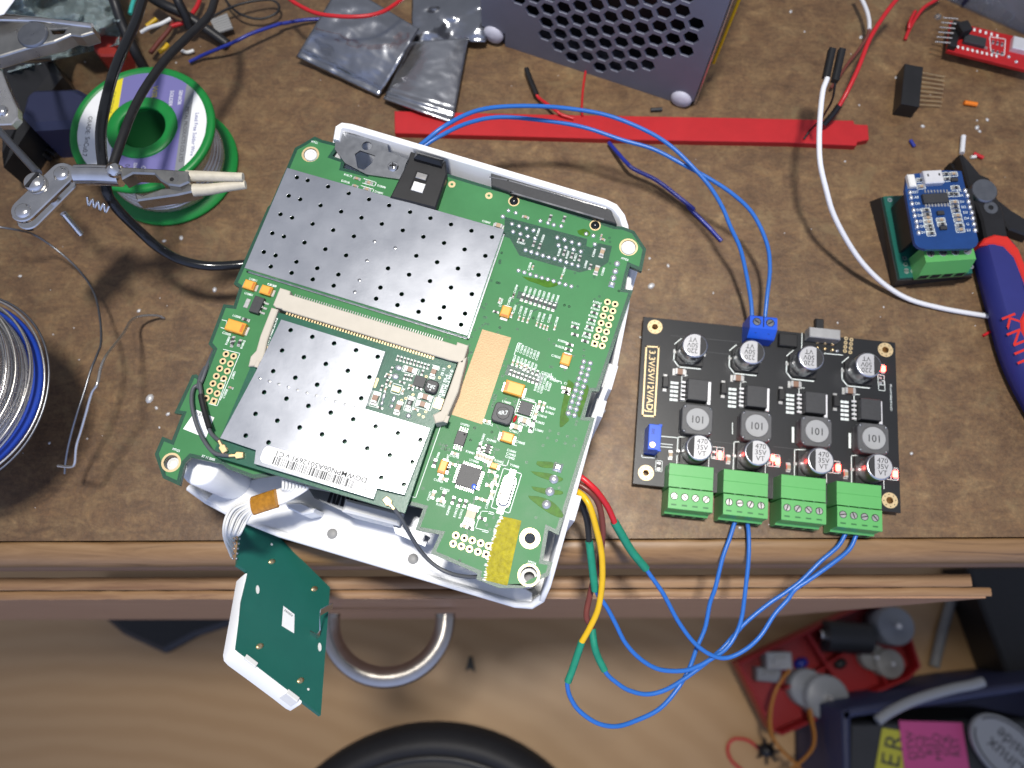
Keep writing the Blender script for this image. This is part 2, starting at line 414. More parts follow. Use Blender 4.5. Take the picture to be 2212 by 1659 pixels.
# ------------------------------------------------------------------ workbench
def ye(x): return 23.2+.004*x
X0, X1, YB = -520, 520, 640
bench = thing('workbench', 'worn brown mottled workbench top with a rounded wooden front edge', 'workbench', (0, 300, -36))
g = G(); n = 2
g.add([(X0,ye(X0)+.35,0),(X1,ye(X1)+.35,0),(X1,YB,0),(X0,YB,0),(X0,ye(X0)+.35,-30),(X1,ye(X1)+.35,-30),(X1,YB,-30),(X0,YB,-30)],
      [[0,1,2,3],[7,6,5,4],[0,4,5,1],[1,5,6,2],[2,6,7,3],[3,7,4,0]])
g.build('benchtop', 'benchtop', bench)
prof = [(0,-30),(0,-1.2),(-.3,-.5),(-1,-.25),(-3.5,-.5),(-6,-1.6),(-7.8,-3.4),(-8.7,-6),(-8.9,-9)]
def strip(g, prof, x0, x1, y0, mi=0, seg=60, jag=0., rs=1):
    R = random.Random(rs); vs = []; fs = []; m = len(prof)
    for i in range(seg+1):
        x = x0+(x1-x0)*i/seg; j = R.uniform(-jag, jag)
        for k, (dy, z) in enumerate(prof): vs.append((x, y0+.004*x+dy+(j if 0 < k else 0)*.6, z+(j*.5 if k > 2 else 0)))
    for i in range(seg):
        for k in range(m-1): fs.append([i*m+k, i*m+k+1, (i+1)*m+k+1, (i+1)*m+k])
    g.add(vs, fs, mi, True)
    g.add(vs[:m], [list(range(m))], mi); g.add(vs[-m:], [list(range(m))[::-1]], mi)
g = G(); strip(g, prof, X0, X1, 23.2, jag=.25, seg=160); g.build('edge_nosing', 'nosing', bench)
g = G(); strip(g, [(-.0,-9.3),(-8.6,-9.3),(-8.9,-11),(-9.2,-34),(0,-36)], X0, X1, 23.2, seg=8); g.build('apron', 'apron', bench)

# ------------------------------------------------------------------ open drawer under the bench
drawer = thing('drawer', 'plywood drawer front with chipped top edge and curved steel pull below the bench', 'drawer', (-60, 4, -340))
xr1 = P(2098,1250,-44).x; xr2 = P(2136,1258,-47).x
g = G(); strip(g, [(0,-330),(0,-44.6),(-.4,-44),(-5.0,-44),(-5.3,-44.6),(-5.3,-330)], X0, xr1, 11.8, jag=.18, seg=120, rs=3)
g.build('inner_ply', 'plywood', drawer)
g = G(); strip(g, [(0,-330),(0,-47),(-.4,-46.2),(-3.0,-46.2),(-3.6,-46.8)], X0, xr2, 6.3, jag=.3, seg=120, rs=5); g.build('outer_ply', 'plywood', drawer)
g = G()
q = [(X0,2.62-.0*X0,-47),(xr2-2,2.62+.004*xr2,-47.6),(xr2-12,-9,-335),(X0,-11,-335)]
q = [Vector(p) for p in q]; b = [p+Vector((0,-.8,0)) for p in q]
g.add(b+q, [[0,1,2,3],[7,6,5,4],[0,4,5,1],[1,5,6,2],[2,6,7,3],[3,7,4,0]]); g.build('drawer_face', 'drawer_face', drawer)
# bow handle, lying level and sticking out to the viewer
g = G(); hz = -142; c0 = P(838,1312,hz); R_ = (P(962,1312,hz).x-P(714,1312,hz).x)/2
pts = [(c0.x+R_, -4.5, hz), (c0.x+R_, -8, hz)]
for i in range(1, 12):
    a = pi*i/12; pts.append((c0.x+R_*cos(a), -8-29*sin(a), hz))
pts += [(c0.x-R_, -8, hz), (c0.x-R_, -4.5, hz)]
g.tube(pts, 5.5, n=18, sub=5); g.build('handle', 'handle_steel', drawer)

# ================================================================== ROUTER CASE (upturned white plastic)
case = thing('router_case', 'upturned white plastic router case shell under the large green circuit board', 'plastic case', P(860, 860, 0))
F = [P(1112,1313,24),P(1150,1316,24),P(1176,1300,30),P(1190,1268,40),P(1226,1140,50),P(1258,1020,52),P(1290,900,52),P(1334,790,52),P(1360,657,52),P(1369,560,52),
     P(1358,486,60),P(1350,462,62),P(1333,440,63.5),P(1310,429,63.5),P(760,266,63.5),P(738,263,63.5),P(724,272,63.5),P(719,300,62),P(690,420,50),P(600,620,40),P(500,860,36),P(395,980,30),P(400,1058,22),P(440,1087,22),P(505,1122,22),P(600,1160,24)]
g = G(); fl = [(p.x, p.y) for p in F]
g.prism(fl, 3, 9); g.build('case_floor', 'white_case', case)
def wall(g, pts, th, z0, mi=0, top=.5):     # pts (x,y,ztop), inner side to the left of travel
    n = len(pts); inn = []
    for i in range(n):
        a = Vector(pts[max(i-1,0)][:2]); b = Vector(pts[min(i+1,n-1)][:2]); d = (b-a).normalized(); inn.append(Vector((-d.y, d.x)))
    vs = []; fs = []; L = 6
    for i, p in enumerate(pts):
        x, y, zt = p; q = inn[i]; zz = z0 if not callable(z0) else z0(i)
        for k, z in ((0,zz),(0,zt-top),(top*.7,zt),(th-top*.7,zt),(th,zt-top),(th,zz)): vs.append((x+q.x*k, y+q.y*k, z))
    for i in range(n-1):
        for k in range(L-1): fs.append([i*L+k, (i+1)*L+k, (i+1)*L+k+1, i*L+k+1])
    g.add(vs, fs, mi, True); g.add(vs[:L], [list(range(L))], mi); g.add(vs[-L:], [list(range(L))[::-1]], mi)
def t3(ps): return [(p.x, p.y, p.z) for p in ps]
g = G(); wall(g, t3([P(1362,530,58)]+F[10:18]), 2.3, 8); g.build('rear_wall', 'white_case', case)
g = G(); wall(g, t3(F[2:10]), 1.8, 8); g.build('side_wall', 'white_case', case)
g = G(); wall(g, t3(F[22:26]+F[0:3]), 2.6, 2, top=1.0); g.build('front_wall', 'white_case', case)
g = G(); wall(g, t3([P(719,302,50),P(690,420,48),P(600,620,40),P(500,860,36),P(395,980,30)]), 2, 8); g.build('left_wall', 'white_case', case)
for (x, y, wd, hh, z) in ((1318,812,3.4,8.5,51),(1296,880,3.2,5.6,51.5),(1238,1095,3.4,8,50),(1366,600,2.4,9,47)):
    g = G(); p = P(x,y,z); g.box((p.x,p.y,10), (wd,hh,z-10), rad(-17.4+0), ch=.6); g.build('clip_tab', 'white_case', case)
p = P(432,1008,52); g = G(); g.lathe([(0,52),(5.2,52),(6.0,51.2),(6.6,20),(6.8,9)], (p.x,p.y,0), 28); g.build('corner_post', 'white_case', case)
# screw bosses that show through the board's holes
for t, x, y, z, r in (('12',447,1222,61,2.2),('23',955,448,61,2.4),('31',1368,655,57,2.2),('f',1240,1545,56,2.9)):
    p = ZP(t,x,y,z); g = G()
    g.lathe([(r*.60,10),(r*.60,z-.1),(r*.75,z),(r*.95,z-.1),(r,z-.6),(r*1.0,9)], (p.x,p.y,0), 24); g.cyl((p.x,p.y,0), r*.59, 9.1, z-9, 18, 1); g.build('screw_boss', ['white','plier'], case)  # dark plug in each bore paints the shade inside the hole
# inner steel tray and folded plastic clips in the front part
st = [('32',430,850),('32',1200,985),('32',1335,1015),('32',1290,1170),('32',1395,1240),('32',1352,1310),('32',1120,1205),('32',1085,1085),('32',770,1060),('32',480,930)]
g = G(); g.prism([tuple(ZP(*q,40))[:2] for q in st], 39, 40); g.build('steel_tray', 'steel_dark', case)
for i in range(7):
    p = ZP('32', 610+32*i, 905+9*i, 40.05); g = G(); g.box((p.x,p.y,40), (1.0,5,.12), rad(-17+8*(i%2)), mi=0); g.build('vent_slot', 'hole', case)
g = G(); p = ZP('32',930,1035,46); g.box((p.x,p.y,9), (19,4.2,36), rad(-14), ch=.8); g.build('clip_tab', 'white', case)
for pl in ([(1060,1040),(1120,1060),(1140,1200),(1080,1120)], [(240,960),(370,960),(480,1010),(470,1040),(380,1060),(270,1010)]):
    g = G(); g.prism([tuple(ZP('32',x,y,36))[:2] for x, y in pl], 9, 36, ch=.5); g.build('folded_clip', 'white_case', case)
for x, y in ((615,1208),(1257,1408)):
    p = ZP('32',x,y,24); g = G(); g.dome((p.x,p.y,23.0), 1.9, 1.9, .7, n=16); g.build('moulding_pin', 'grey_parts', case)
g = G()
for a, b in (((1390,1530),(1560,1590)),((1560,1590),(1640,1590)),((1640,1620),(1830,1660))):
    g.line([ZP('32',*a,9),ZP('32',*b,9)], .35, 9.0)
g.build('moulded_line', 'grey_parts', case)
g = G(); g.prism([tuple(P(x,y,25))[:2] for x,y in ((440,1078),(470,1050),(600,1020),(880,1080),(1060,1225),(1150,1280),(1150,1308),(1116,1308),(600,1159),(505,1120))], 9.02, 23.1, ch=.3); g.build('front_shelf', 'white_case', case)
# ================================================================== MAIN BOARD
ZB = 60.0; PX = 1/7.15
BO = [('12',480,1080),('12',540,1108),('12',640,1132),('12',680,1150),('12',620,1235),('12',720,1270),('12',705,1330),('12',890,1375),('12',925,1312),('12',1035,1340),
      ('12',1530,1375),('12',1880,1480),('13',0,1510),('23',840,280),('23',910,286),('23',1000,320),('23',1095,465),('23',1060,640),('23',965,600),('23',920,780),('23',990,790),
      ('23',720,1590),('23',665,1590),('33',610,285),('33',690,290),('33',400,1220),('33',320,1180),('33',280,1420),('33',355,1435),('33',325,1540),('33',190,1600),('33',130,1640),
      ('32',1940,1640),('32',1760,1570),('32',1770,1525),('32',1400,1365),('32',1470,1215),('32',1275,1180),('32',1340,1010),('32',1190,970),
      ('32',850,900),('32',240,740),('31',2000,770),('31',1800,695),('31',1760,660),('31',1510,605),('31',1465,650),('31',1420,830),('31',1290,770),('31',1225,580),('31',1285,440),('31',1360,470),
      ('31',1440,265),('31',1380,255),('31',1500,0),('21',1520,1460),('21',1555,1455),('21',1600,1490),('21',1690,1260),('21',1650,1215),('21',1770,900),('21',1850,910),('21',1895,770),('21',1850,740),('21',2120,130),
      ('12',130,1620),('12',270,1300),('12',325,1170),('12',400,1130)]
bo = [tuple(ZP(*q, ZB))[:2] for q in BO]
A_ = ang2(ZP('12',270,1330,63.5), ZP('22',1980,310,63.5)); A9 = A_+pi/2
pcb = thing('circuit_board', 'large green router mainboard with two perforated metal shields lying face up on white case', 'circuit board', P(860,800,ZB-1.6))
MH = [('12',447,1222,3.0,2.3),('23',955,448,3.1,2.45),('31',1355,645,3.0,2.3),('f',1240,995,3.1,1.65),('f',1225,1530,3.3,2.6)]
PADS = [('21',x,y) for x,y in ((1790,1295),(1850,1312),(1765,1352),(1825,1372),(1740,1410),(1800,1430),(1713,1470),(1772,1490),(1687,1528),(1747,1548),(1660,1588),(1720,1607),(1633,1645))]
PADS += [('31',1693,160,1)]
PADS += [('23',x,y) for x,y in ((788,883),(848,900),(771,938),(831,955),(754,993),(814,1009),(738,1049),(797,1066),(721,1103),(780,1119),(704,1158),(763,1176),(746,1230))]+[('23',687,1213,1)]
PADS += [('f',x,y) for x,y in ((165,952),(288,990),(405,1025),(525,1065),(640,1103),(127,1072),(245,1110),(363,1150),(485,1190))]+[('f',605,1228,1)]
holes = [circ(ZP(t,x,y,ZB), ri, 22) for t,x,y,ro,ri in MH]+[circ(ZP(*q[:3],ZB), .52, 10) for q in PADS]
g = G(); g.plate(bo, holes, ZB-1.6, ZB, 0); g.build('board', 'pcb_dark', pcb)
# copper-filled area under the solder mask: a lighter green, set back from the rim
inn = offs(bo, 1.15)
g = G(); g.plate(inn, [circ(ZP(t,x,y,ZB), ro*.98, 22) for t,x,y,ro,ri in MH]+[circ(ZP(*q[:3],ZB), 1.0, 12) for q in PADS], ZB+.004, ZB+.03); g.build('copper_area', 'pcb_green', pcb)
dk = [(140,15),(640,150),(1275,320),(1335,335),(1322,440),(1395,462),(1500,395),(1695,440),(1640,675),(1540,745),(1220,822),(350,575),(210,325),(125,298)]
g = G(); g.prism([tuple(ZP('d',x,y,ZB))[:2] for x,y in dk], ZB+.03, ZB+.05); g.build('bare_area', 'pcb_dark', pcb)
for t, pl in (('f',((60,290),(460,270),(560,330),(330,640),(60,500))),):
    pass
for t,x,y,ro,ri in MH:
    p = ZP(t,x,y,ZB); g = G(); g.plate(circ(p,ro,26), [circ(p,ri*1.0,26)], ZB-.2, ZB+.05); g.build('mounting_ring', 'goldpad', pcb)
for q in PADS:
    p = ZP(*q[:3],ZB); sq = len(q) > 3; g = G()
    out = xf([(-1.02,-1.02),(1.02,-1.02),(1.02,1.02),(-1.02,1.02)], p, A_) if sq else circ(p, 1.07, 18)
    g.plate(out, [circ(p,.50,14)], ZB-.1, ZB+.06); g.build('pad_ring', 'goldpad', pcb)
# --- solder joints
SJ = [('d',x,y,.80) for x,y in ((242,118),(345,150),(455,180),(556,212),(258,232),(366,265),(472,298),(578,330),(900,315),(1005,347),(1112,382),(1218,412),(918,428),(1025,460),(1135,490),(1242,520),
   (440,498),(523,525),(607,550),(692,578),(776,603),(862,625),(946,650),(1032,675),(1115,702),(1203,727),(338,795),(422,823),(508,850),(592,875),(678,900),(762,922),(847,948),(932,975),(1018,1000),(1105,1025),
   (655,75),(765,105),(850,132),(957,150),(1320,262),(1425,290),(1445,415))]
SJ += [('d',1768,697,1.1),('d',1742,808,1.1),('d',1715,903,1.1)]
SJ += [('22',2015,160,.75),('22',2073,178,.75),('22',1970,208,.9)]
SJ += [('e',x,y,.92) for x,y in ((1925,50),(2018,83),(1903,135),(1988,170),(1872,218),(1965,250),(1850,300),(1940,328),(1825,385),(1912,412),(1797,470),(1887,500))]
SJ += [('23',x,y,.92) for x,y in ((600,1355),(652,1367),(588,1400),(640,1415),(578,1445),(627,1460),(562,1490),(612,1505))]
SJ += [('e',1587,1430,1.5),('e',1530,1608,1.5),('f',1480,505,1.5)]
R = random.Random(4)
for t,x,y,r in SJ:
    p = ZP(t,x,y,ZB); g = G(); g.dome((p.x,p.y,ZB+.03), r, r*R.uniform(.93,1.05), r*.72, R.random()*3, n=14, mi=0, rings=5)
    if r < .9: g.dome((p.x+.1,p.y+.15,ZB+r*.55), .22, .22, r*.55, n=8)
    g.build('solder_joint', 'solder', pcb)
for t,x,y,s_ in (('e',1645,1255,1.42),('d',1690,1000,1.0)):
    p = ZP(t,x,y,ZB); g = G(); po = xf([(-s_,-s_),(s_,-s_),(s_,s_),(-s_,s_)], p, A_)
    g.prism(po, ZB, ZB+s_*.8, ch=s_*.62); g.build('solder_joint', 'solder', pcb)
# --- flux stains
FX = [('e',[(1345,1165),(1560,1180),(1585,1255),(1440,1260),(1340,1215)]),('e',[(1250,1310),(1530,1345),(1720,1420),(1640,1470),(1480,1430),(1330,1370)]),('e',[(1260,1530),(1470,1560),(1700,1600),(1690,1650),(1460,1640),(1310,1590)]),
      ('f',[(1215,375),(1400,395),(1590,480),(1720,640),(1690,695),(1560,650),(1430,570),(1250,430)]),
      ('d',[(390,880),(560,905),(860,960),(900,1010),(760,1040),(620,990),(480,940)]),
      ('e',[(1830,0),(1880,60),(1820,230),(1760,470),(1810,560),(1760,620),(1700,670),(1672,640),(1690,440),(1740,200),(1790,0)]),
      ('d',[(1190,215),(1300,190),(1380,250),(1330,300),(1220,270)]),('e',[(1960,330),(2030,130),(2075,60),(2090,150),(2010,400),(1960,530),(1930,470)])]
for t, pl in FX:
    q = smooth_path([ZP(t,x,y,ZB) for x,y in pl+[pl[0]]], 5)[:-1]
    g = G(); g.prism([(p.x,p.y) for p in q], ZB+.03, ZB+.10, ch=.05); g.build('flux_stain', 'flux', pcb)
# --- generic chip parts
def chip(par, p, L, W, H, a, z, kind):
    g = G(); cap = L*.24; u = Vector((cos(a), sin(a)))
    mats = {'r':['ic','endcap'],'c':['mlcc','endcap'],'b':['mlcc_brown','endcap'],'t':['tant','tant_bar']}[kind]
    if kind == 't':
        pl = u*(L/2+.25)
        for s_ in (-1,1): g.box((p.x+pl.x*s_, p.y+pl.y*s_, z), (.9,W*.75,.25), a, 2)
        g.box((p.x,p.y,z+.15), (L,W,H), a, 0, ch=min(.35,W*.12))
        q = u*(-L*.38); g.box((p.x+q.x,p.y+q.y,z+.15+H), (L*.13,W*.72,.02), a, 1)
        mats = mats+['endcap']
    else:
        g.box((p.x,p.y,z+.04), (L-cap*2,W*.94,H*.94), a, 0)
        for s_ in (-1,1):
            q = u*(s_*(L/2-cap/2)); g.box((p.x+q.x,p.y+q.y,z+.04), (cap,W,H), a, 1, ch=min(.09,W*.12))
            q = u*(s_*(L/2+.05)); g.box((p.x+q.x,p.y+q.y,z+.02), (cap*1.5,W*1.1,.10), a, 1)
    return g.build({'r':'chip_resistor','c':'chip_capacitor','b':'chip_capacitor','t':'tantalum_capacitor'}[kind], mats, par)
for t,x,y,L,W,H,a in (('21',1972,745,3.7,3.0,1.7,A_+pi),('21',2105,787,3.7,3.0,1.7,A_+pi),('21',1862,1075,6.2,3.8,2.2,A_+pi),('22',1993,957,3.7,3.1,1.7,A9),('23',460,1335,3.7,3.1,1.7,A9+pi),
    ('e',1010,105,6.1,4.1,2.3,A_),('e',910,815,3.9,3.1,1.8,A_),('32',1495,680,4.0,2.3,1.7,A9),('e',715,1230,2.3,1.8,1.2,A_)):
    p = ZP(t,x,y,ZB+H); chip(pcb, p, L, W, H, a, ZB+.05, 't')
for t,x,y,L,W,a,k in (('d',1555,520,2.6,1.4,A9,'c'),('d',1475,775,2.6,1.4,A9,'c'),('f',385,655,4.4,3.0,A9,'c'),('22',1935,275,2.6,1.5,A_,'c'),('e',1160,575,2.6,1.5,A_,'c'),('e',1040,665,2.6,1.5,A_,'c'),('f',740,130,2.0,1.1,A9,'c'),('f',685,355,2.0,1.1,A9,'c')):
    chip(pcb, ZP(t,x,y,ZB+1), L, W, 1.1 if L < 4 else 2.2, a, ZB+.04, k)
SM = []
for i in range(8): SM.append(('d',395+64.5*i,1182+21.3*i,1.9,.95,A9,'r'))
for x,y in ((345,1480),(405,1500),(472,1520),(605,1565),(660,1590),(710,1610),(755,1625),(865,1620),(265,1150),(545,745),(965,880),(1540,290)): SM.append(('d',x,y,1.15,.6,A9,'c'))
for x,y in ((702,912),(685,968),(665,1025),(648,1080),(628,1135),(612,1192),(530,1080),(530,1140),(490,1218),(480,1258)): SM.append(('23',x,y,1.7,.85,A_,'r'))
for i in range(4): SM.append(('23',150+0+34*i-20,1415+13*i-10,1.3,.7,A9,'r'))
for i in range(4): SM.append(('23',40+34*i,1362+12*i,1.3,.7,A9,'c'))
for i in range(8): SM.append(('23',20+30*i,1438+11*i,1.3,.7,A9,'r'))
for x,y in ((375,345),(560,400),(645,435),(1000,530),(1115,570),(1225,610),(1380,735)): SM.append(('d',x,y,1.5,.8,A_ if x < 400 else A9,'r'))
for x,y in ((800,20),(1000,40)): SM.append(('d',x,y,1.7,.9,A9,'r'))
SM.append(('d',440,15,1.7,.9,A_,'c')); SM.append(('d',1560,340,1.2,.8,A_,'c'))
for x,y in ((1130,1390),(1155,1420)): SM.append(('21',1840+0*x,1180+(y-1390),1.8,.9,A9,'r'))
SM += [('21',1895,1205,1.8,.9,A9,'r'),('21',1945,1022,1.9,.95,A_,'r'),('21',1825,1560,1.2,.7,A_,'c'),('12',815,1412,1.8,.9,A_,'c'),('12',910,1445,2.0,1.0,A_,'c'),('12',800,1470,1.6,.8,A_,'c'),('12',895,1497,2.0,1.0,A_,'c')]
SM += [('e',x,y,1.6,.85,a,k) for x,y,a,k in ((1375,335,A9,'c'),(1440,355,A9,'c'),(1385,415,A_,'r'),(1325,480,A9,'c'),(1295,580,A9,'r'),(1255,690,A9,'r'),(615,585,A_,'c'),(150,1055,A_,'c'),(510,950,A9,'r'),(540,1000,A9,'r'),
   (475,1075,A9,'c'),(520,1090,A9,'c'),(560,1105,A9,'c'),(600,1125,A9,'c'),(640,1140,A9,'c'),(685,1150,A9,'c'),(690,1320,A_,'c'),(1770,160,A_,'r'),(1780,110,A_,'c'),(120,1210,A_,'c'),(50,1280,A9,'c'),(730,1500,A_,'c'),(650,1520,A_,'c'))]
SM += [('f',x,y,1.7,.85,a,k) for x,y,a,k in ((125,440,A9,'r'),(215,480,A9,'r'),(300,490,A9,'r'),(290,820,A_,'c'),(365,845,A_,'r'),(510,420,A_,'c'),(590,445,A_,'c'),(545,705,A_,'r'))]
SM += [('32',x,y,1.9,1.0,a,k) for x,y,a,k in ((1420,900,A9,'c'),(1500,905,A9,'r'),(1480,950,A_,'c'),(1430,650,A9,'r'),(1500,775,A_,'c'),(1530,700,A9,'c'))]
SM += [('22',1945,870,1.4,.7,A9,'c'),('22',1915,960,1.4,.7,A_,'r'),('22',2055,830,1.3,.65,A9,'c'),('22',2040,985,1.3,.65,A9,'c')]
SM += [('23',455,1565,1.8,.9,A_,'c'),('23',460,1600,1.8,.9,A_,'r')]
for t,x,y,L,W,a,k in SM: chip(pcb, ZP(t,x,y,ZB+.4), L, W, .5, a, ZB+.04, k)
# --- chips with leads
def leaded(par, p, L, W, H, a, z, sides, npin, pl=.9, pw=.32, body='ic', name='ic_chip', dot=None):
    root_g = G(); root_g.box((p.x,p.y,z+.12), (L,W,H), a, 0, ch=.12)
    if dot: q = xf([dot], p, a)[0]; root_g.cyl((q[0],q[1],0), .32, z+.12+H, z+.14+H, 12, 1)
    o = root_g.build(name, [body,'hole'], par)
    pg = G()
    for sd in sides:
        Ls, dn = (L, W) if sd in 'tb' else (W, L)
        for i in range(npin):
            k = (-Ls/2+Ls*(i+.5)/npin)*.92; e = dn/2+pl/2; s_ = 1 if sd in 'tr' else -1
            c = (k, s_*e) if sd in 'tb' else (s_*e, k); c2 = (k, s_*(dn/2+.12)) if sd in 'tb' else (s_*(dn/2+.12), k)
            q = xf([c, c2], p, a); sz = (pw, pl, .18) if sd in 'tb' else (pl, pw, .18); sz2 = (pw,.3,H*.6) if sd in 'tb' else (.3,pw,H*.6)
            pg.box((q[0][0],q[0][1],z+.02), sz, a, 0, ch=.05); pg.box((q[1][0],q[1][1],z+.05), sz2, a, 0)
    pg.build('pins', 'endcap', o); return o
qf = leaded(pcb, ZP('e',348,1390,ZB+1), 6.6, 6.6, 1.1, A_, ZB+.03, 'tblr', 9, 1.0, .34)
p = ZP('e',428,1535,ZB+1.2); g = G(); g.dome((p.x,p.y,ZB+1.25), .75, .9, .12, n=12); g.build('ink_dot', 'term_blue', qf)
leaded(pcb, ZP('e',235,830,ZB+1), 3.2, 4.4, 1.0, A_, ZB+.03, 'tb', 4, 1.5, .36, dot=(.8,1.4))
leaded(pcb, ZP('21',2033,905,ZB+1.5), 3.3, 5.6, 1.6, A_, ZB+.03, 'r', 3, 1.4, .7)
g = G(); p = ZP('21',1958,895,ZB); g.box((p.x,p.y,ZB+.03), (1.5,3.2,.3), A_, ch=.1); g.build('heat_tab', 'endcap', pcb)
leaded(pcb, ZP('e',630,985,ZB+.6), 1.4, 2.9, .7, A_, ZB+.03, 'lr', 3, .6, .35)
qn = leaded(pcb, ZP('e',1175,400,ZB+.6), 4.0, 4.2, .7, A_, ZB+.03, 'lr', 5, .35, .3, body='ic_grey')
sg = G(); sg.line(xf([(-2.75,-2.7),(2.75,-2.7),(2.75,2.7),(-2.75,2.7)], ZP('e',1175,400,ZB), A_), .28, ZB+.05, closed=True)
# coil 4R7
coil = G(); p = ZP('e',850,470,ZB+2.4); coil.prism(xf(rrect(6.3,6.3,1.3), p, A_), ZB+.1, ZB+2.6, ch=.3)
co_ = coil.build('coil', 'ic_grey', pcb); g = G(); g.cyl(p, 2.0, ZB+2.5, ZB+2.75, 28, ch=.12); g.build('coil_core', 'ic', co_)
g = G(); g.text('4R7', 1.9, p, A_+rad(17), ZB+2.77); g.build('coil_marking', 'silk', co_)
g = G(); p = ZP('e',1025,545,ZB+.5); g.dome((p.x,p.y,ZB+.1), .55, 1.3, .8, A_-.1, n=10); g.build('varnish_drop', 'red_wire', pcb)
# crystal
p = ZP('f',900,300,ZB+2.6); cry = G(); cry.prism(xf(rrect(10.6,4.4,2.1,6), p, A9), ZB+.2, ZB+.9, 0, ch=.2); cry.prism(xf(rrect(9.6,3.5,1.72,6), p, A9), ZB+.8, ZB+3.0, 0, ch=.55)
co_ = cry.build('crystal', 'steel', pcb); g = G(); g.text('CRYSTL 040', 1.3, p, A9, ZB+3.01, sx=1.0); g.build('crystal_marking', 'grey_parts', co_)
for s_ in (-1,1):
    q = xf([(s_*6.0,0)], p, A9)[0]; g = G(); g.box((q[0],q[1],ZB+.03), (2.0,2.0,.15), A9, 0, ch=.05); g.dome((q[0],q[1],ZB+.1), .5,.5,.35, n=8); g.build('crystal_pad', 'endcap', pcb)
sg.line(xf([(-6.2,-2.9),(6.2,-2.9),(6.2,2.9),(-6.2,2.9)], ZP('f',900,300,ZB), A9), .22, ZB+.05, closed=True)
# gold rectangle and tape
gp = [ZP('22',1808,1100,ZB),ZP('22',2037,1165,ZB),ZP('e',545,630,ZB),ZP('e',105,490,ZB)]
g = G(); g.prism([tuple(q)[:2] for q in gp], ZB+.03, ZB+.07); g.build('contact_area', 'gold_flat', pcb)
kp = [(815,672),(960,700),(1117,738),(1060,1000),(1000,1265),(920,1659),(905,1680),(580,1600),(600,1440),(640,1260),(690,1040),(735,880),(770,760)]
g = G(); g.prism([tuple(ZP('f',x,y,ZB+.2))[:2] for x,y in kp], ZB+.07, ZB+.16, ch=.03); g.build('yellow_tape', 'kapton', pcb)
g = G(); R = random.Random(11); ls = [ZP('f',x,y,ZB+.2) for x,y in ((820,672),(815,715),(770,760),(735,885),(725,940),(690,1040),(640,1240),(610,1350),(590,1480),(575,1600))]
for a, b in zip(ls, ls[1:]):
    for k in range(4):
        q = a.lerp(b, (k+R.random())/4); g.dome((q.x+R.uniform(-.1,.3),q.y,ZB+.14), R.uniform(.12,.3), R.uniform(.3,.7), .12, A9+R.uniform(-.4,.4), n=7, rings=2)
g.build('torn_edge', 'white', pcb)
# sticker at the left edge
stk = [ZP('31',x,y,ZB) for x,y in ((1555,228),(1697,290),(1630,452),(1450,380))]
g = G(); g.prism([tuple(q)[:2] for q in stk], ZB+.03, ZB+.09); so = g.build('paper_label', 'paper', pcb)
g = G(); g.text('1818', 1.5, ZP('31',1575,262,ZB), A_+pi-.05, ZB+.1); g.build('label_print', 'ink', so)
# jack shell, screws, switch
g = G(); q = [ZP('12',1875,1355,62),ZP('13',0,1395,62),ZP('23',800,115,62),ZP('23',865,265,62),ZP('23',760,235,62),ZP('13',40,1530,62),ZP('12',1880,1470,62)]
g.prism([tuple(p)[:2] for p in q], 40, 62, ch=.3); jk = g.build('jack_shell', 'ic', pcb)
g = G(); g.line([ZP('12',2050,1515,62.3),ZP('13',20,1520,62.3),ZP('23',755,225,62.3)], .6, 62.1); g.line([ZP('12',1870,1400,62.3),ZP('13',0,1425,62.3),ZP('23',770,140,62.3)], .5, 62.1); g.build('shell_edge', 'chrome', jk)
for t,x,y in (('23',47,85),('23',690,277)):
    p = ZP(t,x,y,ZB); g = G(); g.plate(circ(p,1.9,24),[circ(p,1.5,24)],ZB,ZB+.06,0); so = g.build('screw_ring', 'goldpad', pcb)
    g = G(); g.dome((p.x,p.y,ZB+.03), 1.5,1.5,1.1, n=18); g.build('plug_peg', 'black_gloss', so)
p = ZP('12',1100,1312,ZB+1.5); g = G(); g.plate(circ(p,2.4,24),[circ(p,1.6,24)],ZB+.02,ZB+.15); g.dome((p.x,p.y,ZB+.1), 2.25,2.25,1.7, n=22, rings=6)
so = g.build('screw', 'chrome', pcb); g = G()
for a in (0,pi/2): g.box((p.x,p.y,ZB+1.72), (2.2,.38,.1), A_+.4+a)
g.build('screw_slot', 'hole', so)
for t,x,y in (('12',1567,1460),('12',1860,1550)):
    p = ZP(t,x,y,ZB); g = G(); g.plate(circ(p,1.25,20),[circ(p,.5,14)],ZB,ZB+.07); g.build('pad_ring', 'goldpad', pcb)
# power jack block (black) with white actuator
q = [(1240,1195),(1515,1270),(1530,1380),(1440,1650),(1075,1560),(1160,1390),(1210,1290)]
g = G(); g.prism([tuple(ZP('12',x,y,64))[:2] for x,y in q], 50, 64, ch=.5); jb = g.build('power_jack', 'black', pcb)
g = G(); p = ZP('12',1380,1240,67); g.box((p.x,p.y,62), (9.8,2.6,4.6), A_, ch=1.0); g.build('jack_lip', 'black_gloss', jb)
g = G(); p = ZP('12',1310,1437,64); g.box((p.x,p.y,63.95), (4.6,7.0,.15), A9-pi/2); g.build('jack_window', 'hole', jb)
g = G(); p = ZP('12',1300,1478,64.5); g.box((p.x,p.y,63.9), (4.0,3.4,.6), A_, ch=.2); g.build('jack_contact', 'white', jb)
g = G(); p = ZP('12',1325,1390,64.5); g.box((p.x,p.y,63.9), (3.6,2.2,.35), A_, ch=.1); g.build('jack_spring', 'steel', jb)
